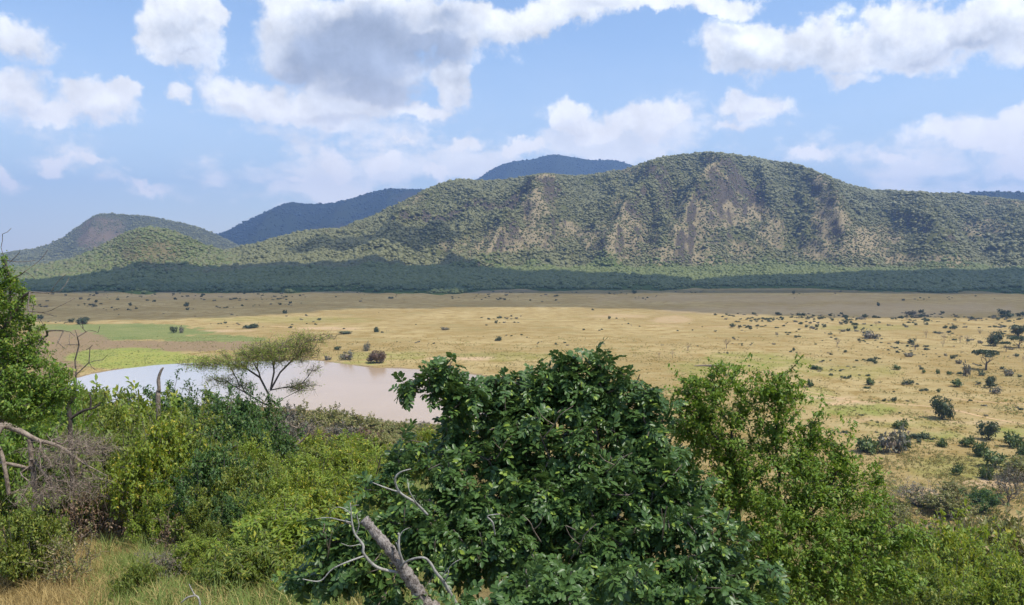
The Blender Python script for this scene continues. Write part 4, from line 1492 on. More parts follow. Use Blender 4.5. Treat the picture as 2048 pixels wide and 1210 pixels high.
B(455, 862, 70, 31, 'b', M_MID, "green bush under the dark glossy shrub")
B(250, 870, 60, 27, 'b', M_MID, "green bush just behind the yellowing bush")
B(360, 860, 60, 25, 'a', M_MID, "green bush between yellowing bush and dark glossy shrub")
B(456, 800, 56, 34, 't', M_DEEP, "dark glossy shrub with vine like leaves in front of the acacia")
B(505, 822, 42, 35, 'b', M_DEEP, "dark leafy clump hanging at the side of the acacia trunk")
B(474, 764, 26, 36, 't', M_DEEP, "slim dark leafy stem rising above the dark glossy shrub")
B(35, 1010, 76, 15.5, 'b', M_MID, "low green shrub at the picture's edge above the straw grass")
B(115, 1062, 78, 15, 'd', M_OLIVE, "thin low shrub mixed with dry twigs above the straw grass")
B(250, 965, 80, 20.5, 'd', M_PURPLE, "dry purple brown brush under the fallen grey branches")
B(345, 1020, 62, 17.5, 'd', M_PURPLE, "dry brown brush under the dark green rounded bush")
B(160, 955, 80, 21, 'd', M_PURPLE, "brown dry brush inside the fallen branches")
B(860, 858, 62, 40, 'a', M_YEL, "bright yellow green bush showing beside the dark tree's lower left limb")
B(800, 890, 60, 36, 'm', M_LIME, "bright bush behind the dark tree's lower left limb")
B(300, 1095, 60, 14, 'd', M_GREYLEAF, "grey green herb clump in the grass below the dry brown brush", cat="herb", name="herb")
B(410, 1120, 55, 13.4, 'n', M_MID, "low leafy herb clump in the green grass", cat="herb", name="herb")
B(470, 1170, 60, 12.3, 'n', M_MID, "leafy herb clump at the bottom edge beside the hanging leaf bush", cat="herb", name="herb")
for i, (px, top, hw, Y, m_) in enumerate([(365, 925, 58, 20.5, M_LIME), (235, 905, 50, 22.5, M_MID), (500, 880, 56, 27, M_LIME), (545, 950, 62, 19, M_LIME), (455, 930, 50, 18.2, M_MID), (585, 940, 60, 20.5, M_YEL), (720, 930, 60, 20, M_LIME), (300, 985, 50, 19, M_LIME), (500, 1000, 52, 16.2, M_LIME), (190, 850, 50, 24, M_MID), (410, 1040, 48, 16, M_MID), (760, 940, 60, 22, M_YEL)]):
    B(px, top, hw, Y, 'ab'[i % 2], m_, ("bright green bush filling the thicket" if m_ is M_LIME else ("yellow green bush filling the thicket" if m_ is M_YEL else "mid green bush filling the thicket")) + (" near the yellowing bush" if px < 400 else " near the hanging leaf bush"))
B(490, 1085, 105, 12.6, 'n', M_MID, "narrow leaved bush at the front of the hanging leaf bush")
B(650, 1105, 115, 11.9, 'n', M_LIME, "hanging leaf bush cut by the bottom edge beside the pale bare branches")
B(370, 1075, 60, 14.5, 't', M_LIME, "bright weedy bush in the grass before the dry brown brush")
B(255, 1120, 46, 13.2, 'n', M_MID, "small weedy bush between straw grass and green grass")
for i, (px, top, hw, Y, m_) in enumerate([(560, 872, 50, 60, M_MID), (620, 868, 55, 72, M_YEL), (690, 866, 60, 80, M_LIME), (760, 872, 60, 78, M_OLIVE), (830, 880, 60, 70, M_OLIVE), (720, 880, 60, 56, M_LIME), (650, 885, 60, 48, M_MID), (780, 905, 60, 50, M_MID),
                                        (300, 790, 55, 60, M_MID), (200, 772, 50, 60, M_LIME), (410, 815, 55, 70, M_MID), (350, 812, 55, 66, M_MID), (470, 840, 50, 66, M_OLIVE), (250, 800, 50, 70, M_MID), (130, 762, 50, 58, M_MID), (60, 770, 60, 48, M_LEFT)]):
    B(px, top, hw, Y, 'mk'[i % 2], m_, "leafy bush farther down the slope towards the lake", "bushes farther down the slope")
for i, (px, top, hw, Y, m_) in enumerate([(620, 828, 40, 150, M_OLIVE), (655, 818, 42, 160, M_OLIVE), (700, 826, 44, 165, M_OLIVE), (745, 840, 42, 168, M_OLIVE), (790, 850, 44, 170, M_OLIVE), (840, 852, 44, 172, M_OLIVE), (680, 850, 46, 125, M_GREYLEAF), (730, 862, 46, 120, M_PURPLE), (640, 850, 42, 118, M_PURPLE),
                                        (780, 868, 44, 118, M_OLIVE), (600, 842, 36, 140, M_GREYLEAF), (830, 868, 44, 120, M_OLIVE), (560, 836, 40, 150, M_GREYLEAF), (880, 858, 44, 165, M_OLIVE), (500, 832, 40, 150, M_OLIVE)]):
    B(px, top, hw, Y, 'mkd'[i % 3 if m_ is not M_OLIVE else i % 2], m_, "tan and olive scrub on the near shore of the lake", "scrub along the near lake shore")
for i, px in enumerate(range(430, 905, 34)):
    top = float(np.interp(px, [430, 560, 640, 700, 760, 900], [806, 808, 816, 830, 842, 848]))
    B(px, top - 3 + 7 * RNG.random(), 30, 196 - 14 * RNG.random(), 'mk'[i % 2], M_OLIVE if i % 4 else M_GREYLEAF, "tan and olive scrub on the near shore of the lake", "scrub along the near lake shore")
# below the right side of the viewpoint
B(1950, 1060, 122, 30, 'a', M_YEL, "yellow green bush at the lower corner under the small leaved tree")
B(2035, 1100, 84, 27, 'b', M_LIME, "bright green bush at the picture's lower edge beside the yellow green one")
B(1885, 1105, 88, 26, 'b', M_LIME, "bright green bush under the outermost branch of the small leaved tree")
B(2000, 1150, 112, 22, 'a', M_LIME, "bright bush cut by the bottom edge of the picture in the lower corner")
B(1870, 1170, 96, 21, 'b', M_MID, "green bush cut by the bottom edge below the small leaved tree")
B(2045, 1050, 58, 44, 'm', M_OLIVE, "olive scrub below the large round bush")
B(1925, 1046, 58, 42, 'k', M_LIME, "pale green bush above the yellow green corner bush")
B(1985, 978, 42, 142, 'k', M_DEEP, "large round dark green bush near the foot of the slope")
B(2035, 925, 36, 146, 'd', M_GREYLEAF, "grey leafless thicket beside the large round bush")
B(1848, 962, 56, 146, 'd', M_GREYLEAF, "grey leafless scrub beside the outermost twigs of the small leaved tree")
for i, (px, top, hw, Y, m_) in enumerate([(1900, 985, 46, 140, M_OLIVE), (1940, 1000, 36, 138, M_OLIVE), (1800, 1000, 46, 130, M_OLIVE), (1830, 1045, 48, 90, M_OLIVE), (1960, 1040, 46, 95, M_OLIVE), (1880, 1030, 46, 100, M_GREYLEAF), (2030, 1030, 40, 110, M_OLIVE), (1760, 1060, 50, 80, M_OLIVE),
                                        (1920, 965, 34, 150, M_OLIVE), (1870, 1000, 34, 145, M_OLIVE), (1990, 1075, 50, 60, M_YEL), (1850, 1080, 50, 56, M_OLIVE), (1790, 1120, 60, 40, M_LIME), (1720, 1130, 60, 36, M_LIME), (1640, 1150, 60, 34, M_MID), (1560, 1160, 70, 30, M_MID), (1960, 1110, 50, 40, M_LIME)]):
    B(px, top, hw, Y, 'mkd'[i % 3 if m_ is M_GREYLEAF else i % 2], m_, "olive scrub low on the slope under the small leaved tree", "scrub low on the slope at the plain's edge")

# ------------------------------------------------------------------ trees and shrubs of the plain
def shrub_mesh(name, seed, mat, n=300, H=1.1, ls=.22, nl=8, core=.58, flat=False):
    rng = np.random.default_rng(seed)
    lobes = [(0, 0, H * .45, .7, .7, H * .45)]
    for i in range(nl):
        a = rng.random() * 6.28; r = rng.uniform(.3, .65); q = rng.uniform(.18, .42)
        r *= 1.12
        lobes.append((math.cos(a) * r, math.sin(a) * r, H * rng.uniform(.25, .8), q, q, q))
    if flat:
        lobes = [(math.cos(a) * r, math.sin(a) * r, H * (.86 - .10 * r), .4, .4, .14) for a, r in zip(rng.random(9) * 6.28, rng.random(9) ** .5 * .72)]
    p = lobes_points(lobes, n, rng, .8, zmin=.02)
    d = p - np.array([0, 0, H * .4])
    up = np.tile([0, 0, 1.0], (len(p), 1)) + rng.normal(size=p.shape) * .5
    V, Fc = stamp(*leaf_dia(1.0, .8), frames(d + rng.normal(size=p.shape) * .7, up), p, rng.uniform(ls * .6, ls * 1.3, len(p)))
    fs = [Fc]
    if core:
        v, f = ico(2)
        for l in lobes:
            vv = v * np.array(l[3:6]) * core * (1 + .5 * fbm(v[:, 0] * 2 + seed, v[:, 1] * 2 + v[:, 2], 2, seed))[:, None] + np.array(l[:3])
            vv[:, 2] = np.maximum(vv[:, 2], .0)
            fs.append(f + len(V)); V = np.concatenate([V, vv])
    return np_mesh(name, V, [np.concatenate(fs)], mat)


def bare_tree_mesh(name, seed, H=1.0, R=.8, n=60, mat=M_DEAD, r0=.05):
    rng = np.random.default_rng(seed)
    att = lobes_points([(0, 0, H * .72, R * .8, R * .8, H * .25), (R * .4, 0, H * .6, R * .5, R * .5, H * .2), (-R * .4, .1, H * .65, R * .5, R * .5, H * .2)], n, rng, .5)
    pos, par, tips = skeleton([[(0, 0, -.05), (.02, 0, H * .2), (0, .02, H * .36)]], att, .14, .3, rng, .5)
    rad, cnt = wood(pos, par, .008, r0)
    v, f = tubes(pos, par, rad, None, 4)
    return np_mesh(name, v, f, mat)


SH = [shrub_mesh("shrub", s, M_SHRUB, 260, H=h) for s, h in ((1, 1.1), (2, .8), (3, 1.5), (4, .6))]
SHG = [shrub_mesh("shrub", s, M_GREYLEAF, 200, H=h, core=.5) for s, h in ((5, .9), (6, .7))]
CRN = [shrub_mesh("crown", 21, M_SHRUB, 900, H=1.3, ls=.13, nl=10), shrub_mesh("crown", 22, M_SHRUB, 900, H=1.6, ls=.13, nl=11)]
UMB = [shrub_mesh("crown", 31, M_SHRUB, 600, H=1.5, ls=.15, core=.5, flat=True), shrub_mesh("crown", 32, M_SHRUB, 600, H=1.3, ls=.15, core=.5, flat=True)]
UTR = bare_tree_mesh("trunk", 41, 1.35, 1.0, 40, M_BARK, .075)
BARE = [bare_tree_mesh("dead_tree", 51, 1.3, .8), bare_tree_mesh("dead_tree", 52, 1.5, .7), bare_tree_mesh("dead_tree", 53, 1.1, 1.0)]


def on_plain(px, base):
    x, y = GP(px, base)
    return float(x), float(y)


def plain_plant(kind, px, base, w, h, label, group, mat=None, v=0, cat=None):
    """w, h: size in photo pixels; base: photo row of its foot"""
    x, y = on_plain(px, base)
    m = y / F
    R_ = w * m / 2
    H = h * m
    z = max(float(G(x, y)), 0.0) - .05
    rz = (px * 1.7 + base) % 6.28
    if kind in ("shrub", "grey"):
        me = (SH if kind == "shrub" else SHG)[v % (4 if kind == "shrub" else 2)]
        h0 = (1.1, .8, 1.5, .6)[v % 4] if kind == "shrub" else (.9, .7)[v % 2]
        o = link("shrub", me, loc=(x, y, z), rot=(0, 0, rz), scale=(R_, R_ * .9, H / h0))
        tag(o, label, cat or "shrub", group)
        if mat:
            o.material_slots[0].link = 'OBJECT'; o.material_slots[0].material = mat
        return o
    if kind == "bare":
        h0 = (1.3, 1.5, 1.1)[v % 3]
        o = link("dead_tree", BARE[v % 3], loc=(x, y, z), rot=(0, 0, rz), scale=(R_ / .8, R_ / .8, H / h0))
        return tag(o, label, cat or "tree", group)
    root = thing("tree" if kind == "tree" else "acacia_tree", label, cat or "tree", (x, y, z), group)
    me = CRN[v % 2] if kind == "tree" else UMB[v % 2]
    h0 = (1.3, 1.6)[v % 2] if kind == "tree" else (1.5, 1.3)[v % 2]
    c = link("crown", me, root)
    if mat:
        c.material_slots[0].link = 'OBJECT'; c.material_slots[0].material = mat
    t = link("trunk", UTR, root)
    root.scale = (R_, R_, H / h0)
    root.rotation_euler = (0, 0, rz)
    return root


PP = plain_plant
GT = "lone trees on the plain"
PP("tree", 1884, 838, 52, 50, "dense dark round tree alone beside the dirt track", GT, v=0)
PP("umbrella", 1972, 740, 50, 42, "umbrella shaped acacia with flat grey green crown", GT, v=0)
PP("tree", 1977, 880, 44, 42, "round grey green tree below the dirt track", GT, v=1)
PP("tree", 1990, 692, 34, 32, "dark spreading tree above the umbrella shaped acacia", GT, v=0)
PP("tree", 2036, 672, 40, 24, "dark dense tree at the picture's edge under the cloud shadow", GT, v=1)
PP("umbrella", 2038, 696, 40, 24, "low flat topped tree at the picture's edge above the acacia", GT, v=1)
PP("umbrella", 2012, 704, 20, 22, "slender flat topped tree just above the umbrella acacia", GT, v=0)
PP("umbrella", 1709, 662, 13, 17, "small dark tree with a tilted crown near the cloud shadow's edge", GT, v=1)
PP("tree", 1980, 776, 22, 26, "upright green bush tree above the lone round tree", GT, v=1)
PP("tree", 754, 726, 44, 28, "purple brown round thicket on the far lake shore", GT, M_PURPLE, v=0)
PP("tree", 166, 648, 28, 15, "dark rounded tree above the green marsh strip", GT, v=0)
PP("tree", 347, 666, 17, 14, "small dark round tree beyond the brown mud", GT, v=1)
PP("tree", 2042, 960, 80, 56, "brown flat topped acacia cut by the picture's edge above the grey thicket", GT, M_OLIVE, v=0)
GS = "shrubs on the near plain"
for i, (px, base, w, h, k, lab) in enumerate([
    (1802, 857, 36, 18, "shrub", "low bright green bush left of the round grey green tree"), (1742, 770, 22, 13, "shrub", "small dark bush leaning on the straw grass above the lone round tree"),
    (1912, 773, 30, 15, "shrub", "long dark bush behind the lone round tree"), (1990, 787, 26, 12, "grey", "low grey green bush at the foot of the upright bush tree"), (1620, 774, 16, 15, "shrub", "small dark bush beside the upper twigs of the small leaved tree"),
    (1632, 738, 30, 7, "shrub", "flat dark strip of scrub on the straw plain"), (1792, 739, 22, 9, "shrub", "low dark bush in the row on the middle plain"), (1934, 752, 18, 22, "grey", "grey tangled shrub with a pale dead top"),
    (2018, 752, 20, 14, "grey", "dark low bush below the umbrella acacia at the edge"), (1876, 748, 9, 9, "shrub", "small bush, the middle one of the row before the acacia"), (1848, 747, 10, 8, "shrub", "small bush, first of the row before the acacia"), (1898, 749, 10, 6, "shrub", "small flat bush ending the row before the acacia"),
    (1905, 718, 12, 8, "shrub", "small bright green bush on the plain left of the acacia"), (1917, 727, 18, 7, "grey", "grey flat brush left of the acacia"),
    (1878, 785, 8, 9, "shrub", "small dark bush just above the lone round tree"), (1886, 893, 26, 12, "shrub", "low dark bush beneath the green strip of grass"), (1936, 893, 34, 20, "shrub", "dark bush, uppermost of the chain down the gully"),
    (1962, 912, 40, 26, "shrub", "dark bush, middle of the chain down the gully"), (1988, 935, 54, 34, "shrub", "big dark green bush, lowest of the chain down the gully"), (1972, 958, 30, 22, "shrub", "small dark bush below the chain in the gully"),
    (1914, 950, 24, 22, "shrub", "small spiky bush on the bare pale ground"), (2030, 895, 44, 28, "shrub", "green bush at the edge beside the chain in the gully"), (2048, 922, 34, 36, "shrub", "dark bush cut by the picture's edge beside the gully"),
    (1780, 905, 62, 42, "grey", "grey green bush just past the small leaved tree"), (1810, 900, 30, 26, "shrub", "green bush at the side of the grey green bush"), (1740, 905, 60, 28, "shrub", "low green thicket against the small leaved tree"),
    (694, 720, 28, 18, "grey", "grey rounded bush on the far lake shore"), (733, 702, 20, 14, "grey", "grey bush above the purple brown thicket"), (655, 720, 16, 9, "grey", "small grey bush at the shore by the acacia's tip"),
    (363, 666, 14, 11, "grey", "grey bush beside the small dark round tree"), (676, 700, 18, 8, "shrub", "low bush above the grey shore bush"), (570, 627, 9, 6, "shrub", "lone dark bush at the edge of the sunlit grass"), (373, 613, 12, 8, "shrub", "dark bush alone in the shaded far grass"),
    (500, 656, 40, 7, "shrub", "long low scrub line on the plain beyond the acacia"), (690, 668, 34, 6, "shrub", "flat scrub line on the plain above the lake bend"), (752, 664, 14, 8, "shrub", "small dark bush in the scrub row beyond the lake"), (890, 660, 18, 6, "grey", "faint grey scrub beyond the dark tree's top"),
    (1757, 612, 7, 7, "shrub", "lone dark bush on the shaded far plain")]):
    PP(k, px, base, w, h, lab, GS, M_NEAR if (k == "shrub" and base > 735) else None, v=i)
GB = "leafless trees on the straw plain"
for i, (px, base, w, h, lab) in enumerate([
    (1453, 697, 26, 22, "leafless tree with a v shaped fan crown"), (1376, 702, 24, 16, "pale leafless tree left of the fan crowned one"), (1674, 694, 20, 20, "leafless grey tree on the straw plain beyond the green tree's top twig"),
    (1830, 700, 24, 16, "grey broken dead tree amid scrub"), (1852, 676, 16, 18, "grey leafless tree with upright twigs"), (1888, 684, 12, 20, "slim dead trunk tree"), (1886, 694, 14, 14, "leaning dead tree under the slim trunk tree"),
    (1920, 686, 14, 17, "dark leafless tree pair, the nearer"), (1934, 688, 12, 22, "dark leafless tree pair, the taller"), (1752, 652, 12, 12, "pale leafless tree at the cloud shadow's edge"), (1318, 716, 16, 14, "small pale dead tree beside the dark tree's crown"),
    (1345, 716, 12, 18, "thin dead sapling beside the dark tree's crown"), (1960, 668, 16, 12, "leafless tree beyond the dark spreading tree"), (2046, 724, 12, 16, "thin bare tree at the picture's edge")]):
    PP("bare", px, base, w, h, lab, GB, v=i)


def plain_dots():
    rng = np.random.default_rng(77)
    out = []
    spec = [(70, 1250, 584, 604, 170, 1.8), (60, 620, 588, 640, 90, 1.7), (1200, 2048, 582, 600, 60, 1.6), (300, 1250, 620, 664, 70, 1.1), (1450, 2060, 634, 660, 200, 1.35), (1550, 2060, 655, 700, 140, 1.3), (1640, 2060, 690, 770, 110, 1.1), (660, 1150, 655, 700, 28, 1.0),
            (1150, 1500, 640, 700, 40, .9), (1650, 2060, 770, 900, 60, .8), (1380, 1700, 700, 780, 40, .9), (60, 700, 640, 668, 34, 1.2), (1450, 2060, 628, 640, 160, 1.8)]
    for (x0, x1, y0, y1, n, s) in spec:
        cx = rng.uniform(x0, x1, n // 7 + 1); cyy = rng.uniform(y0, y1, n // 7 + 1)
        for i in range(n):
            if rng.random() < .78:
                k = rng.integers(len(cx))
                px = cx[k] + rng.normal() * 16; py = cyy[k] + rng.normal() * 1.6
            else:
                px = rng.uniform(x0, x1); py = rng.uniform(y0, y1)
            if not (y0 - 3 <= py <= y1 + 3):
                continue
            x, y = on_plain(px, py)
            r = s * rng.lognormal(-.35, .45)
            out.append((px, py, x, y, r))
    o = np.array(out)
    dl = poly_dist(o[:, 2], o[:, 3], LAKE)
    mud = zone(o[:, 2], o[:, 3], [(255, 680, 240, 40, 1)], 0.0)
    o = o[(dl < -6) & (mud < .5)]
    size = o[:, 4] / o[:, 3]
    order = np.argsort(-size)
    n_ind = 215
    ind = o[order[:n_ind]]; rest = o[order[n_ind:]]
    marks = [(1884, 815, "the lone round tree"), (1972, 720, "the umbrella shaped acacia"), (1990, 680, "the dark spreading edge tree"), (1453, 690, "the leafless tree with the fan crown"), (1674, 684, "the leafless grey tree"),
             (1980, 765, "the upright bush tree"), (1620, 770, "the top twig of the small leaved tree"), (1709, 655, "the small tree with the tilted crown"), (1850, 690, "the broken dead trees"), (754, 710, "the purple brown shore thicket"), (620, 680, "the flat topped acacia's crown"),
             (347, 660, "the small round tree beyond the mud"), (166, 642, "the rounded tree above the marsh"), (500, 654, "the long scrub line beyond the acacia"), (1180, 690, "the top of the dark glossy tree"), (900, 660, "the faint scrub row beyond the lake"), (1977, 870, "the round grey green tree below the track"), (1760, 612, "the lone bush on the shaded plain"),
             (1550, 640, "the sunlit rim below the shadow"), (2040, 640, "the shadow's end")]
    for q, (px, py, x, y, r) in enumerate(ind):
        if py < 606:
            lab, gr = "dark shrub in the cloud shadow at the far edge of the plain", "shrubs scattered over the plain"
        elif px < 1250:
            lab, gr = "small shrub on the sunlit straw grass beyond the lake", "shrubs scattered over the plain"
        elif py < 662:
            lab, gr = "small dark shrub at the sunlit rim of the cloud shadow on the straw plain", "shrubs scattered over the plain"
        else:
            lab, gr = "small dark shrub scattered on the straw slope around the umbrella acacia", "shrubs scattered over the plain"
        g = rng.random() < .25
        near = min(marks, key=lambda k: math.hypot(k[0] - px, 3 * (k[1] - py)))
        side = "before" if py > near[1] + 3 else ("behind" if py < near[1] - 3 else "level with")
        lab = ("large " if r / y * F > 9 else "small ") + (("grey flat", "grey rounded")[q % 2] if g else ("dark rounded", "dark low", "dark tall", "dark flat")[q % 4]) + " shrub " + side + " " + near[2]
        if py < 606:
            lab = ("grey" if g else "dark") + " shrub in the cloud shadow at the far edge of the plain"
        me = SHG[q % 2] if g else SH[q % 4]
        z = max(float(G(x, y)), 0) - .05
        ob = link("shrub", me, loc=(x, y, z), rot=(0, 0, rng.random() * 6.28), scale=(r, r * .9, r * rng.uniform(.6, 1.1)))
        tag(ob, lab, "shrub", gr)
    z = np.maximum(G(rest[:, 2], rest[:, 3]), 0) - .05
    r = rest[:, 4]
    scatter("distant_scrub", np.stack([rest[:, 2], rest[:, 3], z], 1), rng.random(len(r)) * 6.28, np.stack([r, r, r * rng.uniform(.5, 1.0, len(r))], 1),
            [proto("shrub_small", SH[0]), proto("shrub_small", SH[1]), proto("shrub_small", SHG[0])], rng.integers(0, 3, len(r)))


plain_dots()

# ------------------------------------------------------------------ helper: crown lobes given by where they show in the photograph
def plobe(px, py, rx, ry, Y, dep=None, w=1.0):
    c = P(px, py, Y)
    m = Y / F
    return (c[0], c[1], c[2], rx * m, (dep if dep is not None else 0.75 * (rx + ry) / 2 * m), ry * m, w)


def ppath(*pts):
    return [tuple(P(px, py, Y)) for (px, py, Y) in pts]


def tube_path(pts, radii, sides=8, sub=5, wob=0.0, rng=None):
    """a bent tapering limb through points"""
    p = smooth_poly3(pts, sub)
    r = np.interp(np.linspace(0, 1, len(p)), np.linspace(0, 1, len(radii)), radii)
    if wob:
        r = r * (1 + wob * (np.random.default_rng(5).random(len(p)) - .5))
    d = np.gradient(p, axis=0); d /= np.linalg.norm(d, axis=1)[:, None]
    h = np.array([0.31, 0.87, 0.38])
    u = np.cross(d, h); u /= np.linalg.norm(u, axis=1)[:, None]
    w = np.cross(d, u)
    th = np.arange(sides) * 2 * PI / sides
    V = p[:, None, :] + (u[:, None, :] * np.cos(th)[None, :, None] + w[:, None, :] * np.sin(th)[None, :, None]) * r[:, None, None]
    n = len(p)
    k = np.arange(sides)
    fs = []
    for i in range(n - 1):
        fs.append(np.stack([i * sides + k, i * sides + (k + 1) % sides, (i + 1) * sides + (k + 1) % sides, (i + 1) * sides + k], 1))
    V = V.reshape(-1, 3)
    nv = len(V)
    V = np.concatenate([V, p[:1], p[-1:]])
    cap0 = np.stack([(k + 1) % sides, k, np.full(sides, nv)], 1)
    cap1 = np.stack([(n - 1) * sides + k, (n - 1) * sides + (k + 1) % sides, np.full(sides, nv + 1)], 1)
    return V, [np.concatenate(fs), np.concatenate([cap0, cap1])]


def smooth_poly3(pts, n=5):
    pts = np.asarray(pts, float)
    m = len(pts); out = []
    for i in range(m - 1):
        p0, p1, p2, p3 = pts[max(i - 1, 0)], pts[i], pts[i + 1], pts[min(i + 2, m - 1)]
        for j in range(n):
            q = j / n
            out.append(0.5 * (2 * p1 + (p2 - p0) * q + (2 * p0 - 5 * p1 + 4 * p2 - p3) * q * q + (3 * p1 - p0 - 3 * p2 + p3) * q ** 3))
    out.append(pts[-1])
    return np.array(out)


def join_paths(lst):
    V, Q, T, k = [], [], [], 0
    for v, (q, t) in lst:
        V.append(v); Q.append(q + k); T.append(t + k); k += len(v)
    return np.concatenate(V), [np.concatenate(Q), np.concatenate(T)]


def local(arr, root):
    return np.asarray(arr) - np.array(root.location)


def leaf_parts(root, name, lv, lf, mat, M, loc, s, sel):
    """single leaves as parts that share one mesh"""
    me = np_mesh(name, lv, lf, mat)
    for i in sel:
        o = link(name, me, root)
        mm = Matrix.Identity(4)
        for a in range(3):
            for b in range(3):
                mm[a][b] = float(M[i, a, b] * s[i])
            mm[a][3] = float(loc[i, a])
        o.matrix_local = mm


def big_tree(name, label, cat, base, lobes, n_att, leaf_variants, leaf_mat, bark, seed, per, span, lrange, lift, droop, r_tip, r_root, roots, n_parts=300, shell=.6, seg=.12, path_w=.35, frac=.5, zmin=None, jit=.015, leaf_name="leaf", bend=.3, maxn=10, extra_att=None, group=None, upv=(0, 0, 1), spread=1.0):
    rng = np.random.default_rng(seed)
    root = thing(name, label, cat, base, group)
    b = np.array(base)
    att = lobes_points(lobes, n_att, rng, shell, zmin)
    if extra_att is not None:
        att = np.concatenate([att, np.asarray(extra_att)])
    pos, par, tips = skeleton(roots, att, seg, bend, rng, path_w)
    rad, cnt = wood(pos, par, r_tip, r_root)
    add_wood(root, pos - b, par, rad, cnt, bark, frac, maxn, 5)
    loc, M, s = sprig_leaves(pos, par, tips, rng, per, span, lrange, lift, spread, droop, upv)
    loc = loc - b + rng.normal(size=loc.shape) * jit
    kv = rng.integers(0, len(leaf_variants), len(loc))
    vis = -(np.linalg.norm(loc + b - np.array([0, 0, CAMZ]), axis=1)) + rng.random(len(loc)) * .5
    sel = np.argsort(-vis)[:n_parts] if n_parts else np.array([], int)
    mask = np.ones(len(loc), bool); mask[sel] = False
    V, Fl, k = [], [], 0
    for q, (lv, lf) in enumerate(leaf_variants):
        w_ = mask & (kv == q)
        v, f = stamp(lv, lf, M[w_], loc[w_], s[w_])
        V.append(v); Fl.append(f + k); k += len(v)
        if n_parts:
            leaf_parts(root, leaf_name, lv, lf, leaf_mat, M, loc, s, [i for i in sel if kv[i] == q])
    o = link("foliage", np_mesh("foliage", np.concatenate(V), [np.concatenate(Fl)], leaf_mat), root)
    tag(o, kind="stuff")
    return root


# ------------------------------------------------------------------ the dark glossy tree in the middle
def dark_tree():
    y0 = 6.2
    lobes = [plobe(*a) for a in [
        (1165, 770, 110, 68, 6.4), (1070, 790, 95, 60, 6.4), (1255, 800, 80, 60, 6.3), (1300, 830, 55, 50, 6.2), (985, 790, 80, 55, 6.2), (905, 765, 62, 44, 6.0), (845, 745, 46, 32, 5.9), (800, 768, 30, 22, 5.85, None, 1.3), (900, 830, 50, 30, 6.0),
        (1130, 880, 190, 90, 6.2), (985, 900, 120, 70, 6.0), (1280, 910, 95, 80, 6.1), (1330, 980, 90, 70, 5.9), (820, 905, 60, 28, 5.8), (870, 960, 90, 50, 5.7), (770, 970, 50, 30, 5.7), (1180, 1000, 190, 90, 5.9), (1020, 1010, 150, 80, 5.7),
        (1400, 1060, 85, 60, 5.6), (1450, 1120, 80, 60, 5.5), (1505, 1170, 70, 46, 5.5), (1300, 1110, 160, 80, 5.5), (1100, 1120, 170, 80, 5.4), (940, 1070, 110, 60, 5.4), (830, 1030, 80, 45, 5.4), (680, 1060, 60, 32, 5.3, None, .8), (700, 1130, 85, 45, 5.2, None, .9),
        (640, 1180, 60, 40, 5.2, None, .8), (900, 1150, 110, 50, 5.2), (800, 1185, 110, 36, 5.1), (1420, 1190, 110, 50, 5.3), (1200, 1205, 220, 50, 5.0), (1120, 1180, 150, 44, 4.6, None, 1.2), (1000, 1215, 120, 30, 4.6)]]
    bx = float(P(1150, 900, y0)[0])
    bz = float(G(bx, y0)) - .1
    roots = [[(bx, y0, bz), (bx - .03, y0, bz + .35), (bx - .08, y0 - .02, bz + .8)]]
    lv = [pinnate(.22, 5, .037, .074, 1), pinnate(.25, 6, .036, .072, 2), pinnate(.17, 4, .038, .074, 3), pinnate(.22, 5, .034, .070, 7)]
    big_tree("broadleaf_tree", "dense tree with dark glossy compound leaves, tallest in the middle of the near slope", "tree", (bx, y0, bz), lobes, 800, lv, M_DARK, M_BARK, 5, 9, .18, (.50, .82), .35, .25, .0045, .07, roots, 300, .62, .14, .3, .5, None, .012, "leaf")


dark_tree()


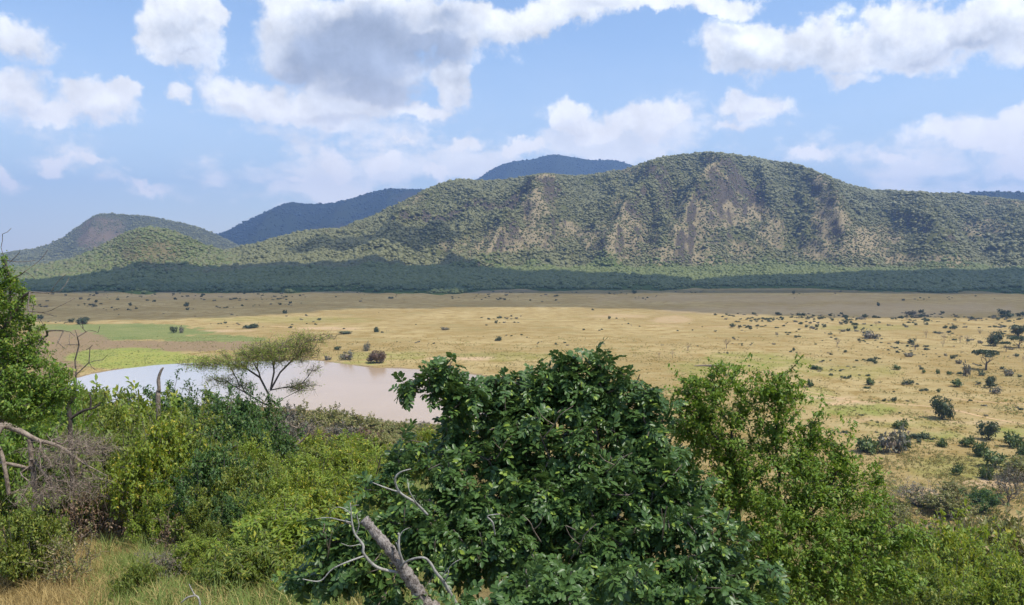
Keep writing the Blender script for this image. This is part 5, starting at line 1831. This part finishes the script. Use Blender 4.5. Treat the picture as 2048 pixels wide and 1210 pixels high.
# ------------------------------------------------------------------ the small leaved tree beside it
def small_leaf_tree():
    y0 = 8.2
    lobes = [plobe(*a) for a in [
        (1495, 765, 88, 46, 8.2), (1405, 785, 56, 46, 8.0, None, 1.0), (1445, 748, 40, 26, 8.1), (1375, 800, 40, 44, 8.0), (1565, 790, 60, 46, 8.2), (1460, 860, 120, 70, 8.2), (1590, 875, 70, 44, 8.3), (1380, 850, 50, 60, 8.0), (1672, 880, 34, 26, 8.3, None, .7), (1650, 930, 70, 40, 8.2), (1735, 945, 56, 34, 8.1), (1765, 990, 40, 30, 8.0),
        (1550, 970, 140, 80, 8.0), (1420, 970, 80, 90, 8.1), (1680, 1020, 110, 60, 7.8), (1600, 1080, 150, 70, 7.6), (1760, 1080, 90, 46, 7.6), (1840, 1068, 40, 20, 7.6, None, .8), (1700, 1150, 130, 60, 7.4), (1550, 1170, 150, 60, 7.4), (1800, 1160, 60, 50, 7.4), (1480, 1080, 80, 60, 7.8),
        (1598, 712, 12, 12, 8.2, .05, 2.2), (1583, 735, 12, 10, 8.2, .05, 1.6), (1700, 855, 26, 12, 8.2, .05, 1.0), (1630, 835, 30, 20, 8.2, None, .8)]]
    b = P(1520, 1000, y0)
    bz = float(G(b[0], y0)) - .1
    roots = [[(b[0], y0, bz), (b[0] + .03, y0, bz + .5), (b[0], y0, bz + 1.0)],
             ppath((1520, 1150, y0), (1545, 1060, y0), (1560, 950, y0), (1550, 880, y0), (1562, 800, y0)),
             ppath((1520, 1150, y0), (1480, 1060, y0), (1470, 960, y0), (1462, 850, y0)),
             ppath((1530, 1130, y0), (1600, 1050, 8), (1650, 1000, 8), (1680, 930, 8.1))]
    roots[0][-1] = tuple(P(1520, 1150, y0))
    lv = [leaf_hex(1.0, .56, .2, .15), leaf_hex(1.0, .5, .3, .25)]
    big_tree("small_leaved_tree", "bushy tree with many small mid green leaves beside the dark glossy tree", "tree", (b[0], y0, bz), lobes, 1850, lv, M_FINE, M_BARKD, 9, 22, .26, (.038, .062), .35, .25, .0025, .035, roots, 300, .5, .12, .3, .6, None, .018, "leaf", .35, 10)


small_leaf_tree()


# ------------------------------------------------------------------ the bush tree at the edge of the picture, with bare twigs
def edge_tree():
    y0 = 12.0
    lobes = [plobe(*a) for a in [(-70, 640, 120, 120, 12.4), (10, 600, 55, 60, 12), (30, 680, 66, 60, 12), (-20, 790, 130, 60, 11.8), (75, 745, 70, 48, 11.8), (125, 775, 52, 34, 11.7), (60, 810, 90, 40, 11.6), (15, 535, 26, 26, 12, None, .7), (-10, 560, 40, 36, 12), (-60, 720, 110, 80, 12)]]
    bx = float(P(-40, 900, y0)[0]); bz = float(G(bx, y0)) - .1
    roots = [[(bx, y0, bz), (bx, y0, bz + .6), (bx - .05, y0, bz + 1.2)]]
    t = big_tree("bush_tree", "fresh green bush tree at the picture's edge with thin bare twigs sticking out", "tree", (bx, y0, bz), lobes, 1150, [leaf_hex(1.0, .55), leaf_hex(1.0, .45, .3, .25)], M_LEFT, M_BARK, 15, 28, .3, (.045, .075), .4, .2, .004, .07, roots, 300, .55, .16, .35, .6, None, .03)
    rng = np.random.default_rng(4)
    ends = [(5, 470), (22, 452), (2, 500), (40, 505), (95, 505), (70, 520), (132, 548), (138, 560), (118, 590), (60, 585), (150, 598), (90, 585), (110, 612), (108, 632), (60, 628), (80, 640), (140, 668), (150, 672), (112, 690), (130, 700), (95, 668), (70, 560), (50, 545)]
    att = np.array([P(a, b + rng.normal() * 3, y0 + rng.normal() * .25) for a, b in ends])
    pos, par, tips = skeleton([ppath((-20, 690, y0), (20, 640, y0), (45, 600, y0)), ppath((20, 640, y0), (20, 560, y0), (10, 520, y0)), ppath((0, 720, y0), (50, 690, y0))], att, .1, .35, rng, .15)
    rad, cnt = wood(pos, par, .0045, .02)
    v, f = tubes(pos - np.array(t.location), par, rad, None, 5)
    link("branch", np_mesh("branch", v, f, M_BARK, True), t)["label"] = "thin leafless twigs sticking out of the crown"


edge_tree()


# ------------------------------------------------------------------ umbrella acacia above the lake shore
def acacia():
    y0 = 60.0
    rng = np.random.default_rng(31)
    lobes = [plobe(*a) for a in [(415, 724, 62, 11, 60, 2.0), (500, 706, 70, 13, 60, 2.5), (560, 690, 74, 14, 60, 2.5), (620, 676, 56, 12, 60, 2.0), (560, 715, 80, 12, 59, 2.0), (480, 730, 50, 10, 59, 1.6), (610, 700, 40, 12, 60, 1.6),
                                 (600, 772, 40, 14, 60, 1.4, .6), (440, 758, 44, 12, 60, 1.4, .6), (630, 735, 22, 14, 60, 1.0, .5), (480, 770, 30, 12, 60, 1.2, .4)]]
    bx = float(P(522, 900, y0)[0]); bz = float(G(bx, y0)) - .2
    root = thing("acacia_tree", "flat topped acacia with sparse fine leaves standing before the brown lake", "tree", (bx, y0, bz), None)
    b = np.array(root.location)
    att = lobes_points(lobes, 1000, rng, .2)
    roots = [[(bx, y0, bz)] + ppath((522, 900, y0), (526, 850, y0), (535, 805, y0), (541, 780, y0)), ppath((541, 780, y0), (560, 745, y0), (590, 715, y0)), ppath((538, 790, y0), (520, 755, y0), (490, 735, y0)), ppath((541, 780, y0), (548, 745, 59.5), (545, 720, 59)),
             ppath((530, 825, y0), (570, 795, y0), (600, 780, y0)), ppath((532, 810, y0), (490, 785, y0), (455, 765, y0))]
    pos, par, tips = skeleton(roots, att, .35, .30, rng, .30)
    rad, cnt = wood(pos, par, .015, .27)
    rad = np.where(cnt < 700, np.minimum(rad, .015 * cnt ** .33), rad)
    add_wood(root, pos - b, par, rad, cnt, M_BARK, .45, 8, 5)
    # fine twigs
    loc, M, s = sprig_leaves(pos, par, tips, rng, 8, 1.1, (.35, .85), .7, .9, 0, (0, 0, 1))
    tw = np.array([[0, .013, 0], [0, -.013, 0], [.5, .009, .03], [.5, -.009, .03], [1, 0, .02]]); twf = np.array([[0, 1, 3, 2]])
    v, f = stamp(tw, twf, M, loc - b, s)
    v2, f2 = stamp(tw[[2, 3, 4]], np.array([[0, 1, 2]]), M, loc - b, s)
    tag(link("twig", np_mesh("twig", np.concatenate([v, v2]), [f, f2 + len(v)], M_TWIG), root), kind="stuff")
    k = rng.random(len(loc)) < .6
    n = int(k.sum())
    l2 = np.repeat(loc[k] - b, 5, 0) + np.einsum('nij,nj->ni', np.repeat(M[k], 5, 0), np.stack([rng.random(n * 5) * .7, rng.normal(size=n * 5) * .06, rng.normal(size=n * 5) * .05], 1))
    fw = rng.normal(size=(n * 5, 3)); fw[:, 2] *= .4
    green = np.interp(l2[:, 0] + b[0], [(400 - 1024) / F * 60, (540 - 1024) / F * 60, (640 - 1024) / F * 60], [1, .75, .4])
    kk = rng.random(n * 5) < green
    v, f = stamp(*leaf_dia(1, .55), frames(fw[kk], np.tile([0, 0, 1.0], (int(kk.sum()), 1)) + rng.normal(size=(int(kk.sum()), 3)) * .4), l2[kk], rng.uniform(.07, .16, int(kk.sum())))
    tag(link("foliage", np_mesh("foliage", v, f, M_ACAC), root), kind="stuff")


acacia()


# ------------------------------------------------------------------ dead wood
def fallen_tree():
    y0 = 19.0
    rng = np.random.default_rng(8)
    base = P(66, 1000, y0)
    bz = float(G(base[0], y0))
    root = thing("fallen_tree", "fallen grey leafless tree lying over the dry brush", "dead tree", (base[0], y0, bz))
    b = np.array(root.location)
    limbs = [join_paths([tube_path(ppath((-30, 858, y0), (5, 850, y0), (40, 862, y0), (75, 880, y0), (120, 893, y0), (165, 925, 18.8), (215, 952, 18.6)), [.085, .095, .07, .055, .035, .02, .008])]),
             join_paths([tube_path(ppath((60, 878, y0), (63, 920, y0), (68, 965, y0)) + [(base[0], y0, bz - .1)], [.06, .06, .07, .075])]),
             join_paths([tube_path(ppath((-20, 870, y0), (2, 905, 18.8), (12, 950, 18.7), (18, 990, 18.7)), [.05, .05, .05, .045]), tube_path(ppath((0, 925, 18.9), (30, 930, 18.8), (60, 938, y0)), [.04, .045, .05])]),
             join_paths([tube_path(ppath((5, 850, 18.9), (-10, 880, 18.7), (0, 900, 18.6)), [.07, .06, .05])])]
    for v, f in limbs:
        link("limb", np_mesh("limb", v - b, f, M_DEAD, True), root)
    lobes = [plobe(*a) for a in [(120, 920, 90, 50, 18.8), (190, 900, 60, 34, 19.2), (100, 985, 80, 40, 18.4), (170, 970, 60, 40, 18.8), (150, 880, 70, 26, 19.6), (60, 1000, 50, 30, 18.2)]]
    att = lobes_points(lobes, 700, rng, .2)
    pos, par, tips = skeleton([ppath((75, 880, y0), (120, 893, y0), (165, 925, 18.8), (215, 952, 18.6)), ppath((66, 920, y0), (100, 960, 18.7), (95, 1010, 18.4))], att, .16, .55, rng, .25)
    rad, cnt = wood(pos, par, .0075, .04)
    lab, k = split_limbs(pos, par, cnt, .45, 8)
    for q in range(-1, k):
        v, f = tubes(pos - b, par, rad, lab == q, 4)
        if len(v):
            link("branch", np_mesh("branch", v, f, M_DEAD, True), root)
    loc, M, s = sprig_leaves(pos, par, tips, rng, 6, .3, (.15, .5), .6, 1, 0)
    tw = np.array([[0, .007, 0], [0, -.007, 0], [.5, .005, .06], [.5, -.005, .06], [1, 0, .02]])
    v, f = stamp(tw, np.array([[0, 1, 3, 2]]), M, loc - b, s)
    v2, f2 = stamp(tw[[2, 3, 4]], np.array([[0, 1, 2]]), M, loc - b, s)
    tag(link("twig", np_mesh("twig", np.concatenate([v, v2]), [f, f2 + len(v)], M_DEAD), root), kind="stuff")


fallen_tree()


def dead_things():
    rng = np.random.default_rng(12)
    # bare sapling with a bent dark stem
    y0 = 22.0
    bx = float(P(140, 850, y0)[0]); bz = float(G(bx, y0)) - .1
    root = thing("dead_sapling", "bare dead sapling with a bent dark stem and fine forked twigs before the green marsh", "dead tree", (bx, y0, bz))
    b = np.array(root.location)
    v, f = tube_path([(bx, y0, bz)] + ppath((140, 850, y0), (137, 815, y0), (146, 795, y0), (150, 775, y0), (152, 745, y0)), [.075, .07, .055, .065, .045, .015], wob=.2)
    link("trunk", np_mesh("trunk", v - b, f, M_BARKD, True), root)
    ends = [(165, 640), (160, 650), (200, 652), (196, 665), (140, 668), (150, 660), (185, 690), (215, 710), (130, 690), (178, 660), (172, 700), (205, 720), (120, 745), (190, 740)]
    att = np.array([P(a, c, y0 + rng.normal() * .2) for a, c in ends])
    pos, par, tips = skeleton([ppath((152, 750, y0), (150, 720, y0), (158, 690, y0)), ppath((152, 750, y0), (178, 725, y0), (180, 695, y0))], att, .15, .25, rng, .2)
    rad, cnt = wood(pos, par, .008, .024)
    v, f = tubes(pos - b, par, rad, None, 5)
    link("branch", np_mesh("branch", v, f, M_BARK, True), root)
    v, f = join_paths([tube_path(ppath((140, 838, y0), (165, 822, y0), (190, 815, y0), (200, 805, y0)), [.05, .04, .03, .012]), tube_path(ppath((180, 818, y0), (182, 800, y0), (178, 785, y0)), [.03, .025, .012])])
    link("branch", np_mesh("branch", v - b, f, M_BARKD, True), root)
    # standing dead stump
    y0 = 30.0
    bx = float(P(318, 850, y0)[0]); bz = float(G(bx, y0)) - .1
    root = thing("dead_stump", "standing grey dead stump with a slanting broken tip before the lake", "stump", (bx, y0, bz))
    b = np.array(root.location)
    v, f = tube_path([(bx, y0, bz)] + ppath((316, 810, y0), (318, 780, y0), (317, 758, y0), (322, 742, y0), (327, 735, y0)), [.14, .10, .075, .06, .055, .025], wob=.25)
    link("trunk", np_mesh("trunk", v - b, f, M_DEAD, True), root)
    # bare brown shrub under the acacia
    y0 = 44.0
    bx = float(P(578, 905, y0)[0]); bz = float(G(bx, y0)) - .1
    root = thing("bare_shrub", "leafless brown shrub with forked branches right of the acacia trunk", "shrub", (bx, y0, bz))
    b = np.array(root.location)
    att = lobes_points([plobe(*a) for a in [(545, 855, 28, 26, 44), (600, 850, 40, 28, 44), (625, 845, 24, 30, 44), (570, 840, 30, 20, 44)]], 120, rng, .2)
    pos, par, tips = skeleton([[(bx, y0, bz)] + ppath((578, 900, y0), (572, 888, y0)), ppath((578, 900, y0), (600, 885, y0), (620, 865, y0)), ppath((572, 888, y0), (556, 870, y0), (548, 855, y0))], att, .25, .3, rng, .15)
    rad, cnt = wood(pos, par, .012, .06)
    add_wood(root, pos - b, par, rad, cnt, M_DEAD, .5, 5, 4)
    # cut limb with flaking bark and pale bare branches in front of the dark tree
    y0 = 5.0
    bx = float(P(905, 1300, y0)[0]); bz = float(G(bx, y0)) - .1
    root = thing("dead_tree", "leaning cut stem with flaking bark and pale bare branches before the dark glossy tree", "dead tree", (bx, y0, bz))
    b = np.array(root.location)
    v, f = tube_path([(bx, y0, bz)] + ppath((880, 1260, y0), (850, 1205, 4.95), (815, 1150, 4.9), (780, 1100, 4.85), (750, 1065, 4.85), (728, 1038, 4.85)), [.06, .052, .046, .042, .037, .034, .032], 12, 9, .34)
    link("trunk", np_mesh("trunk", v - b, f, M_SCALY, True), root)
    br = [
        [tube_path(ppath((800, 1145, 4.88), (755, 1135, 4.8), (728, 1108, 4.75), (726, 1090, 4.75), (710, 1068, 4.75), (704, 1045, 4.75), (702, 1020, 4.75), (700, 1005, 4.75)), [0.0101, 0.0101, 0.0086, 0.0086, 0.0072, 0.0058, 0.0036, 0.0022]),
         tube_path(ppath((728, 1112, 4.75), (700, 1122, 4.7), (665, 1138, 4.7), (640, 1162, 4.7), (605, 1158, 4.7)), [0.0058, 0.0058, 0.0043, 0.0043, 0.0022]),
         tube_path(ppath((704, 1045, 4.75), (680, 1040, 4.75), (655, 1035, 4.8), (630, 1038, 4.8)), [0.0043, 0.0036, 0.0029, 0.0014]),
         tube_path(ppath((703, 1030, 4.75), (690, 1018, 4.75), (672, 1015, 4.75), (655, 1030, 4.8)), [0.0043, 0.0029, 0.0029, 0.0014]),
         tube_path(ppath((712, 1070, 4.75), (718, 1050, 4.75), (714, 1030, 4.75), (722, 1022, 4.75)), [0.0043, 0.0036, 0.0029, 0.0014]),
         tube_path(ppath((700, 1014, 4.75), (708, 1011, 4.7), (718, 1010, 4.7)), [0.0029, 0.0022, 0.0014]),
         tube_path(ppath((722, 1088, 4.75), (700, 1092, 4.7), (682, 1086, 4.7)), [0.0029, 0.0022, 0.0014])],
        [tube_path(ppath((806, 1150, 4.88), (806, 1128, 4.85), (798, 1100, 4.8), (798, 1070, 4.8), (796, 1068, 4.8)), [0.0094, 0.0094, 0.0086, 0.0072, 0.0065]), tube_path(ppath((797, 1095, 4.8), (792, 1085, 4.8)), [0.0058, 0.0036]), tube_path(ppath((798, 1075, 4.8), (806, 1062, 4.8), (820, 1055, 4.8)), [0.0043, 0.0029, 0.0014])],
        [tube_path(ppath((795, 1140, 4.88), (815, 1122, 4.8), (845, 1115, 4.75), (860, 1125, 4.75), (872, 1145, 4.75), (888, 1165, 4.8), (905, 1195, 4.85), (930, 1240, 4.9)), [0.0065, 0.0072, 0.0072, 0.0079, 0.0101, 0.0115, 0.0130, 0.0144]),
         tube_path(ppath((888, 1165, 4.8), (896, 1150, 4.75), (897, 1140, 4.75)), [0.0058, 0.0043, 0.0022]), tube_path(ppath((885, 1152, 4.8), (905, 1128, 4.75), (922, 1118, 4.75)), [0.0043, 0.0029, 0.0014])]]
    for g in br:
        v, f = join_paths(g)
        link("branch", np_mesh("branch", v - b, f, M_PALE, True), root)["label"] = "pale smooth bare branch"
    # pale twigs inside the dark tree are its own dead ends
    root2 = [o for o in bpy.data.objects if o.name == "broadleaf_tree"][0]
    b2 = np.array(root2.location)
    for g in ([tube_path(ppath((855, 1030, 5.2), (830, 1005, 5.1), (800, 985, 5.05), (790, 960, 5.0), (800, 945, 5.0), (822, 938, 5.0)), [.010, .009, .008, .007, .006, .003]), tube_path(ppath((800, 985, 5.05), (770, 975, 5.05), (745, 965, 5.05)), [.006, .005, .003]), tube_path(ppath((835, 1010, 5.1), (820, 985, 5.0), (815, 965, 5.0)), [.005, .004, .002])],
              [tube_path(ppath((990, 1070, 4.9), (985, 1045, 4.85), (975, 1032, 4.85), (1000, 1028, 4.85)), [.006, .006, .004, .003])]):
        v, f = join_paths(g)
        link("branch", np_mesh("branch", v - b2, f, M_PALE, True), root2)["label"] = "pale bare dead branch"
    pts = [(660, 1100), (760, 930), (930, 985), (1010, 900), (1120, 850), (960, 1120), (1060, 1060), (1240, 930), (1330, 1050), (1170, 1090), (870, 1100), (1390, 1170), (1270, 1180), (740, 1150)]
    for (qx, qy) in pts:
        yy = 5.0 if qy > 1000 else 5.55
        dx = rng.uniform(-1, 1) * 40; dy = -rng.uniform(10, 50)
        g = [tube_path(ppath((qx - dx, qy - dy * .8, yy + .3), (qx - dx * .3, qy, yy + .1), (qx, qy + dy * .5, yy), (qx + dx * .7, qy + dy, yy - .03)), [.006, .005, .004, .002], 5, 4),
             tube_path(ppath((qx - dx * .3, qy, yy + .1), (qx - dx * .9, qy + dy * .4, yy + .04), (qx - dx * 1.2, qy + dy * .9, yy)), [.004, .003, .0015], 5, 4)]
        v, f = join_paths(g)
        link("twig", np_mesh("twig", v - b2, f, M_DEAD, True), root2)
    # pale twig at the bottom edge
    y0 = 9.8
    bx = float(P(400, 1240, y0)[0]); bz = float(G(bx, y0)) - .05
    root = thing("bare_twig", "small pale forked twig sticking up from the green grass at the bottom edge", "twig", (bx, y0, bz))
    b = np.array(root.location)
    v, f = join_paths([tube_path([(bx, y0, bz)] + ppath((400, 1208, y0), (388, 1188, y0), (378, 1168, y0)), [.015, .013, .010, .005]), tube_path(ppath((391, 1191, y0), (375, 1195, y0), (362, 1206, y0)), [.012, .012, .007])])
    link("stem", np_mesh("stem", v - b, f, M_PALE, True), root)
    # fallen log on the plain
    x, y = on_plain(1415, 733)
    lg = link("log", np_mesh("log", *tube_path([(-6, 0, .3), (-2, .3, .45), (2, 0, .5), (6, -.2, .8), (8, 0, 1.0)], [.15, .35, .4, .35, .1]), M_DEAD, True), loc=(x, y, 0))
    tag(lg, "dead fallen log on the straw plain beside the small leaved tree's top", "log")


dead_things()


# ------------------------------------------------------------------ alike neighbours are told apart by their order across the view
def tell_apart():
    ORD = "leftmost second third fourth fifth sixth seventh eighth ninth tenth eleventh twelfth thirteenth fourteenth fifteenth sixteenth".split()
    by = {}
    for o in COL.objects:
        if o.parent is None and "label" in o and "category" in o:
            by.setdefault(o["label"], []).append(o)
    for lab, os_ in by.items():
        n = len(os_)
        if n < 2:
            continue
        os_.sort(key=lambda o: o.location.x / max(o.location.y, .1))
        for i, o in enumerate(os_):
            if n == 2:
                w = ("left", "right")[i]
            elif i == n - 1:
                w = "rightmost"
            elif i == 0:
                w = "leftmost"
            elif i < len(ORD):
                w = ORD[i] + " from left"
            else:
                continue
            o["label"] = lab + ", " + w


tell_apart()
